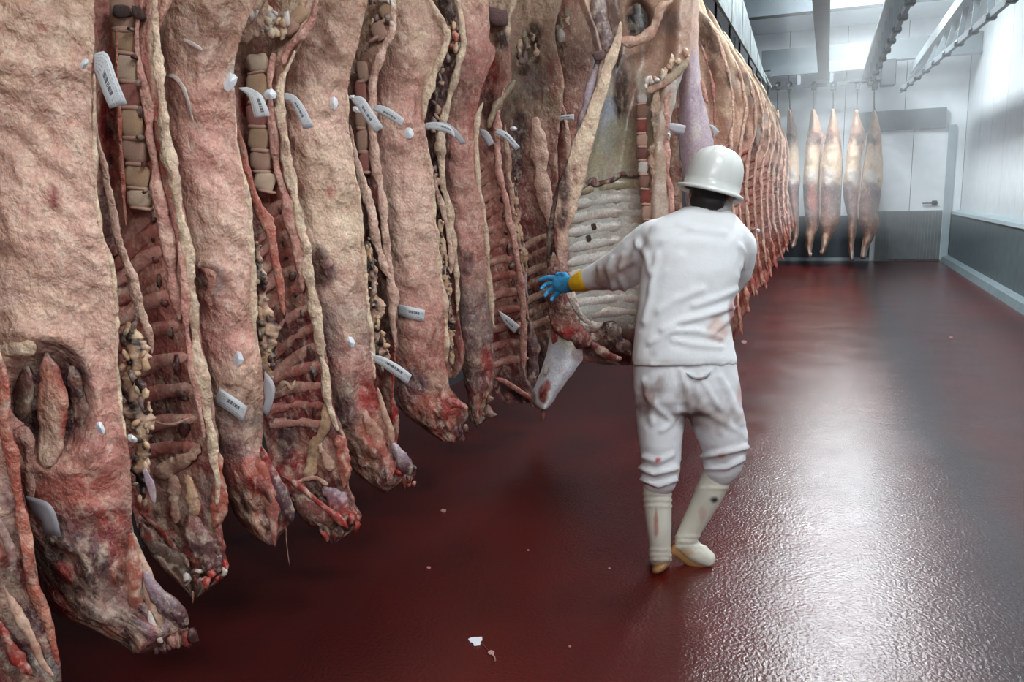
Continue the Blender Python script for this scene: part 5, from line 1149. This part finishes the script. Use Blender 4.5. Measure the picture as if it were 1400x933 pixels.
limb_bm(bm, bone([(904, 328, DM + .03, .052), (868, 345, DM + .14, .05), (*EL_L, .042), (815, 378, DM + .34, .038), (*WR_L, .029)]))
limb_bm(bm, bone([(996, 326, DM + .03, .052), (1004, 352, DM + .12, .05), (*EL_R, .042), (985, 388, DM + .33, .038), (*WR_R, .029)]))
limb_bm(bm, bone([(915, 525, DM, .09), (906, 575, DM - .01, .078), (*KN_L, .05), (901, 690, DM, .042), (*AN_L, .03)]))
limb_bm(bm, bone([(972, 525, DM, .09), (990, 572, DM + .0, .078), (*KN_R, .05), (970, 672, DM + .035, .042), (*AN_R, .03)]))
limb_bm(bm, bone([(902, 758, DM - .01, .03), (903, 764, DM + .06, .028), (905, 763, DM + .14, .022)]))
limb_bm(bm, bone([(938, 742, DM + .055, .03), (948, 753, DM + .05, .028), (962, 761, DM + .04, .02)]))
HAND_L = [(WR_L, [(770, 390, DM + .50)], [((764, 380, DM + .53), (749, 379, DM + .56), (738, 383, DM + .58)), ((761, 387, DM + .53), (746, 389, DM + .57), (740, 395, DM + .555)), ((762, 394, DM + .53), (749, 398, DM + .56), (745, 405, DM + .545)), ((765, 400, DM + .52), (756, 406, DM + .545), (754, 411, DM + .53))], ((779, 384, DM + .47), (772, 375, DM + .50), (762, 375, DM + .53)))]
HAND_R = [(WR_R, [(944, 388, DM + .50)], [((940, 378, DM + .54), (930, 376, DM + .58), (922, 379, DM + .60)), ((938, 384, DM + .54), (927, 384, DM + .58), (920, 387, DM + .60)), ((938, 391, DM + .54), (928, 392, DM + .58), (921, 394, DM + .60)), ((941, 397, DM + .53), (932, 400, DM + .56), (926, 401, DM + .58))], ((950, 380, DM + .48), (944, 371, DM + .52), (937, 369, DM + .55)))]
def hand(bm, spec, g):
    for wr, palm, fingers, thumb in spec:
        a = P(*wr); b = P(*palm[0])
        limb_bm(bm, [(a, .030 + g), (a.lerp(b, .5), .036 + g), (b, .038 + g), (b.lerp(P(*fingers[1][0]), .8), .034 + g)], 12, .6)
        for i, (p, q, r) in enumerate(fingers):
            L = [(b.lerp(P(*p), .5), .0105 + g), (P(*p), .0105 + g), (P(*q), .0095 + g), (P(*r), .008 + g)]
            limb_bm(bm, L, 8)
        p, q, r = thumb; limb_bm(bm, [(a.lerp(b, .55), .014 + g), (P(*p), .013 + g), (P(*q), .011 + g), (P(*r), .009 + g)], 8)
hand(bm, HAND_L, -.001); hand(bm, HAND_R, -.001)
man = fuse('person', bm, SKIN, None, .008, 4, None, lambda v: mixc(lin((178, 128, 104)), lin((196, 146, 124)), .5 + N(v, 18)))
tag(man, 'person in white jacket, white trousers, rubber boots and hard hat, pushing the opened carcass', 'person')
ORG[man.name] = Vector((0, 0, 0))
for s in (-1, 1):
    e = bmesh.new(); ell_bm(e, hp(.031 * s, .078, .008), .012, .010, .009, Rh, 10)
    fuse('eye', e, SKIN, man, .003, 1, None, lambda v: lin((220, 214, 206)))
# hair under the hat, and a pale net around nape and jaw
bm = bmesh.new(); ell_bm(bm, hp(0, -.018, .03), .082, .094, .10, Rh); ell_bm(bm, hp(0, -.055, -.03), .068, .044, .05, Rh)
fuse('hair', bm, cloth('dark_hair', .6, .6), man, .007, 3, lambda v, n: .003 * N((v.x, v.y, v.z * .3), 120), lambda v: lin((34, 28, 28)))
bm = bmesh.new(); ell_bm(bm, hp(0, .0, -.062), .082, .09, .034, Rh); ell_bm(bm, hp(-.062, .02, -.03), .024, .05, .06, Rh); ell_bm(bm, hp(.062, .02, -.03), .024, .05, .06, Rh)
fuse('beard_net', bm, cloth('pale_net', .3, .8), man, .007, 3, None, dirt((186, 182, 180), [], amt=.3), label='pale net wrapped around the jaw and nape')

# jacket
folds = [([(906, 452), (930, 440), (962, 432), (1000, 420)], 5, .014), ([(888, 470), (920, 452), (950, 452), (985, 462)], 4, .010), ([(900, 425), (925, 410), (960, 396)], 6, .007), ([(890, 395), (912, 370), (930, 350)], 6, .006), ([(880, 440), (888, 410), (892, 380), (898, 350)], 5, .010),
         ([(975, 455), (992, 440), (1006, 424)], 4, .011), ([(950, 418), (980, 408), (1008, 396)], 5, .008), ([(930, 306), (960, 314), (990, 318)], 5, .006), ([(905, 330), (925, 318), (945, 312)], 5, .006), ([(868, 498), (930, 500), (1006, 500)], 2.2, .008), ([(895, 480), (910, 462), (924, 452)], 5, .008),
         ([(872, 336), (866, 356), (850, 366)], 5, .010), ([(852, 350), (846, 376), (856, 402)], 4, .009), ([(836, 352), (830, 368), (838, 396)], 3.5, .007), ([(818, 364), (820, 378), (814, 392)], 3, .005), ([(870, 330), (884, 350), (888, 372)], 5, .010), ([(1012, 336), (1018, 346), (1016, 366)], 4, .008), ([(920, 465), (950, 472), (985, 474)], 4, .007)]
bm = bmesh.new()
ring_bm(bm, [(282, 936, 988, .062, DM + .02), (289, 924, 1000, .078, DM + .02), (297, 903, 1010, .094, DM + .02), (308, 888, 1017, .112, DM + .02), (328, 880, 1019, .128, DM + .01), (370, 876, 1014, .138, DM), (410, 872, 1005, .140, DM), (440, 869, 999, .142, DM), (470, 866, 1003, .146, DM), (490, 864, 1007, .15, DM), (499, 863, 1009, .15, DM)], DM, .12)
limb_bm(bm, bone([(903, 326, DM + .03, .088), (882, 340, DM + .10, .094), (862, 360, DM + .17, .096), (846, 370, DM + .23, .092), (826, 376, DM + .30, .072), (804, 382, DM + .38, .054)]), 18, .85)
limb_bm(bm, bone([(996, 324, DM + .03, .076), (1008, 338, DM + .09, .078), (1007, 364, DM + .17, .072), (1000, 382, DM + .24, .066), (978, 388, DM + .34, .05)]), 18, .95)
fuse('jacket', bm, CLOTH, man, .0105, 4, folded(folds, .0022, 6), dirt((228, 229, 230), [(984, 452, 18, 20, (200, 150, 130), .55), (1000, 428, 5, 18, (150, 50, 44), .7), (852, 366, 20, 20, (170, 140, 126), .6), (824, 380, 16, 20, (150, 118, 102), .75), (878, 495, 40, 3, (200, 186, 170), .5)], amt=.22))
# trousers
tf = [([(876, 640), (895, 648), (925, 640)], 4, .016), ([(878, 655), (900, 664), (924, 656)], 3, .014), ([(880, 625), (900, 632), (920, 622)], 4, .010), ([(884, 540), (900, 560), (915, 572)], 4, .010), ([(880, 520), (888, 548), (892, 580)], 4, .008), ([(930, 505), (940, 540), (946, 570)], 4, .008),
      ([(955, 625), (985, 620), (1020, 612)], 4, .016), ([(966, 640), (992, 640), (1016, 628)], 3.5, .014), ([(985, 515), (1000, 545), (1012, 580)], 5, .009), ([(950, 556), (980, 572), (1012, 590)], 5, .008), ([(905, 590), (918, 580), (928, 560)], 4, .009), ([(960, 520), (975, 545), (985, 560)], 4, .007), ([(940, 512), (954, 518), (972, 508)], 3, .008)]
bm = bmesh.new()
ring_bm(bm, [(492, 866, 1006, .13, DM), (510, 866, 1009, .138, DM), (530, 866, 1013, .142, DM), (552, 868, 1015, .138, DM), (566, 872, 1012, .12, DM)], DM, .12)
limb_bm(bm, bone([(904, 548, DM, .106), (903, 580, DM - .01, .098), (903, 610, DM - .02, .086), (904, 634, DM - .02, .082), (902, 650, DM - .01, .080), (901, 661, DM, .068)]), 18)
limb_bm(bm, bone([(974, 548, DM, .114), (982, 578, DM, .110), (990, 604, DM, .100), (990, 624, DM + .01, .090), (986, 640, DM + .01, .078), (983, 649, DM + .02, .064)]), 18)
fuse('trousers', bm, CLOTH, man, .0105, 4, folded(tf, .0028, 7), dirt((216, 216, 218), [(886, 545, 16, 30, (120, 84, 74), .8), (902, 530, 9, 20, (130, 100, 92), .6), (975, 572, 40, 26, (140, 116, 110), .65), (1012, 540, 8, 20, (170, 80, 70), .5), (944, 560, 20, 36, (130, 108, 104), .7), (899, 630, 4, 3, (176, 40, 34), .9), (986, 624, 5, 4, (180, 110, 90), .7)], amt=.3))
cord('back_pocket', man, [(938, 510, 1.2), (946, 516, 1.6), (956, 518, 1.8), (967, 515, 1.6), (972, 508, 1.2)], DM - .145, lin((150, 160, 162)), 7, 6, .5, .05, CLOTH)
# boots
def boot(shaft, foot, sole, heel, cols, label):
    bm = bmesh.new(); limb_bm(bm, bone(shaft), 18); limb_bm(bm, bone(foot), 16, .85)
    def dp(v, n):
        x, y = PIX(v); h = 0
        for yy, k in label: h += .004 * math.exp(-((y - yy) / 1.6) ** 2)
        return h
    b = fuse('boot', bm, RUBBER, man, .008, 3, dp, cols)
    bm = bmesh.new(); limb_bm(bm, bone(sole), 14, .5); s = fuse('sole', bm, RUBBER, b, .006, 2, None, dirt((150, 108, 64), [], amt=.6))
    return b
boot([(898, 658, DM, .060), (899, 690, DM, .058), (901, 722, DM - .01, .052), (902, 744, DM - .01, .046), (902, 760, DM - .01, .046)],
     [(902, 762, DM - .01, .046), (903, 768, DM + .04, .046), (905, 764, DM + .13, .046), (907, 758, DM + .22, .038)],
     [(902, 777, DM - .03, .040), (903, 774, DM + .04, .040), (905, 769, DM + .12, .044), (907, 763, DM + .22, .038)], 0,
     dirt((206, 202, 188), [(897, 716, 3, 22, (160, 84, 64), .8), (902, 770, 22, 8, (180, 150, 120), .4)], amt=.4), [(676, 1), (684, 1), (692, 1), (752, 1), (759, 1), (766, 1)])
boot([(983, 646, DM + .02, .062), (971, 672, DM + .03, .060), (957, 700, DM + .05, .054), (945, 722, DM + .06, .048), (937, 738, DM + .06, .046)],
     [(936, 742, DM + .06, .046), (946, 752, DM + .05, .044), (958, 759, DM + .04, .044), (969, 765, DM + .03, .036)],
     [(926, 751, DM + .06, .034), (938, 760, DM + .05, .034), (952, 769, DM + .04, .036), (968, 774, DM + .03, .030)], 0,
     dirt((206, 202, 188), [(976, 684, 7, 5, (30, 34, 44), 1), (960, 705, 5, 14, (170, 120, 100), .4), (938, 756, 16, 6, (180, 120, 60), .6)], amt=.4), [(668, 1), (734, 1), (741, 1), (748, 1)])
# gloves: blue hand, yellow cuff
BLUEG = simple('blue_glove', (52, 142, 190), .55, bump=(60, .3), var=.2)
YELG = simple('yellow_cuff', (206, 160, 22), .6, bump=(60, .2), var=.15)
for spec, wr, cuff in ((HAND_L, WR_L, (802, 383, DM + .385)), (HAND_R, WR_R, (974, 388, DM + .35))):
    bm = bmesh.new(); hand(bm, spec, .002)
    g = fuse('glove', bm, BLUEG, man, .0045, 3, lambda v, n: .0012 * N(v, 60)); g['label'] = 'blue work glove with yellow cuff'
    a = P(*cuff); b = P(*wr); c = bmesh.new()
    limb_bm(c, [(a.lerp(b, -.15), .050), (a.lerp(b, .3), .050), (a.lerp(b, .75), .046), (a.lerp(b, 1.25), .040)], 16)
    fuse('cuff', c, YELG, g, .006, 2, lambda v, n: .002 * N(v, 40), label='yellow cuff')
# hard hat: dome with a ridge, brim that widens to the peak, inner band
HATM = simple('white_hard_hat_shell', (206, 207, 202), .28, bump=(30, .03), var=.03)
Rt = Rh @ Matrix.Rotation(math.radians(6), 3, 'Y') @ Matrix.Rotation(math.radians(-4), 3, 'X')
def hat(x, y, z): return HEAD + Vector((0, 0, .018)) + Matrix((RT, HF, Vector((0, 0, 1)))).transposed() @ (Rt @ Vector((x, y, z)))
vs, fs = [], []; k = 40
prof_h = [(1.00, -.006), (1.0, .03), (.985, .06), (.94, .09), (.86, .116), (.72, .138), (.5, .154), (.25, .162)]
brim = [(.93, -.014), (1.17, -.020), (1.19, -.013), (1.17, -.006), (1.0, .0)]
for lst in (brim + prof_h[1:],):
    for rr, z in lst:
        for i in range(k):
            a = 2 * math.pi * i / k; ca, sa = math.cos(a), math.sin(a)
            r = rr; peak = max(0, sa) ** 3 * .06 if rr > 1.01 else 0
            ridge = .006 * math.exp(-(ca / .10) ** 2) + .003 * math.exp(-((abs(ca) - .45) / .06) ** 2) if rr < .97 else 0
            vs.append(hat(ca * .110 * r, sa * (.134 * r + peak), z + ridge + (-.01 * max(0, sa) if rr > 1.01 else 0)))
    m = len(lst)
    for j in range(m - 1):
        for i in range(k): fs.append((j * k + i, j * k + (i + 1) % k, (j + 1) * k + (i + 1) % k, (j + 1) * k + i))
    vs.append(hat(0, 0, .163 + .005)); fs += [((m - 1) * k + i, (m - 1) * k + (i + 1) % k, len(vs) - 1) for i in range(k)]
ht = mk('hard_hat', vs, fs, HATM, man); ht.modifiers.new('wall', 'SOLIDIFY').thickness = .003
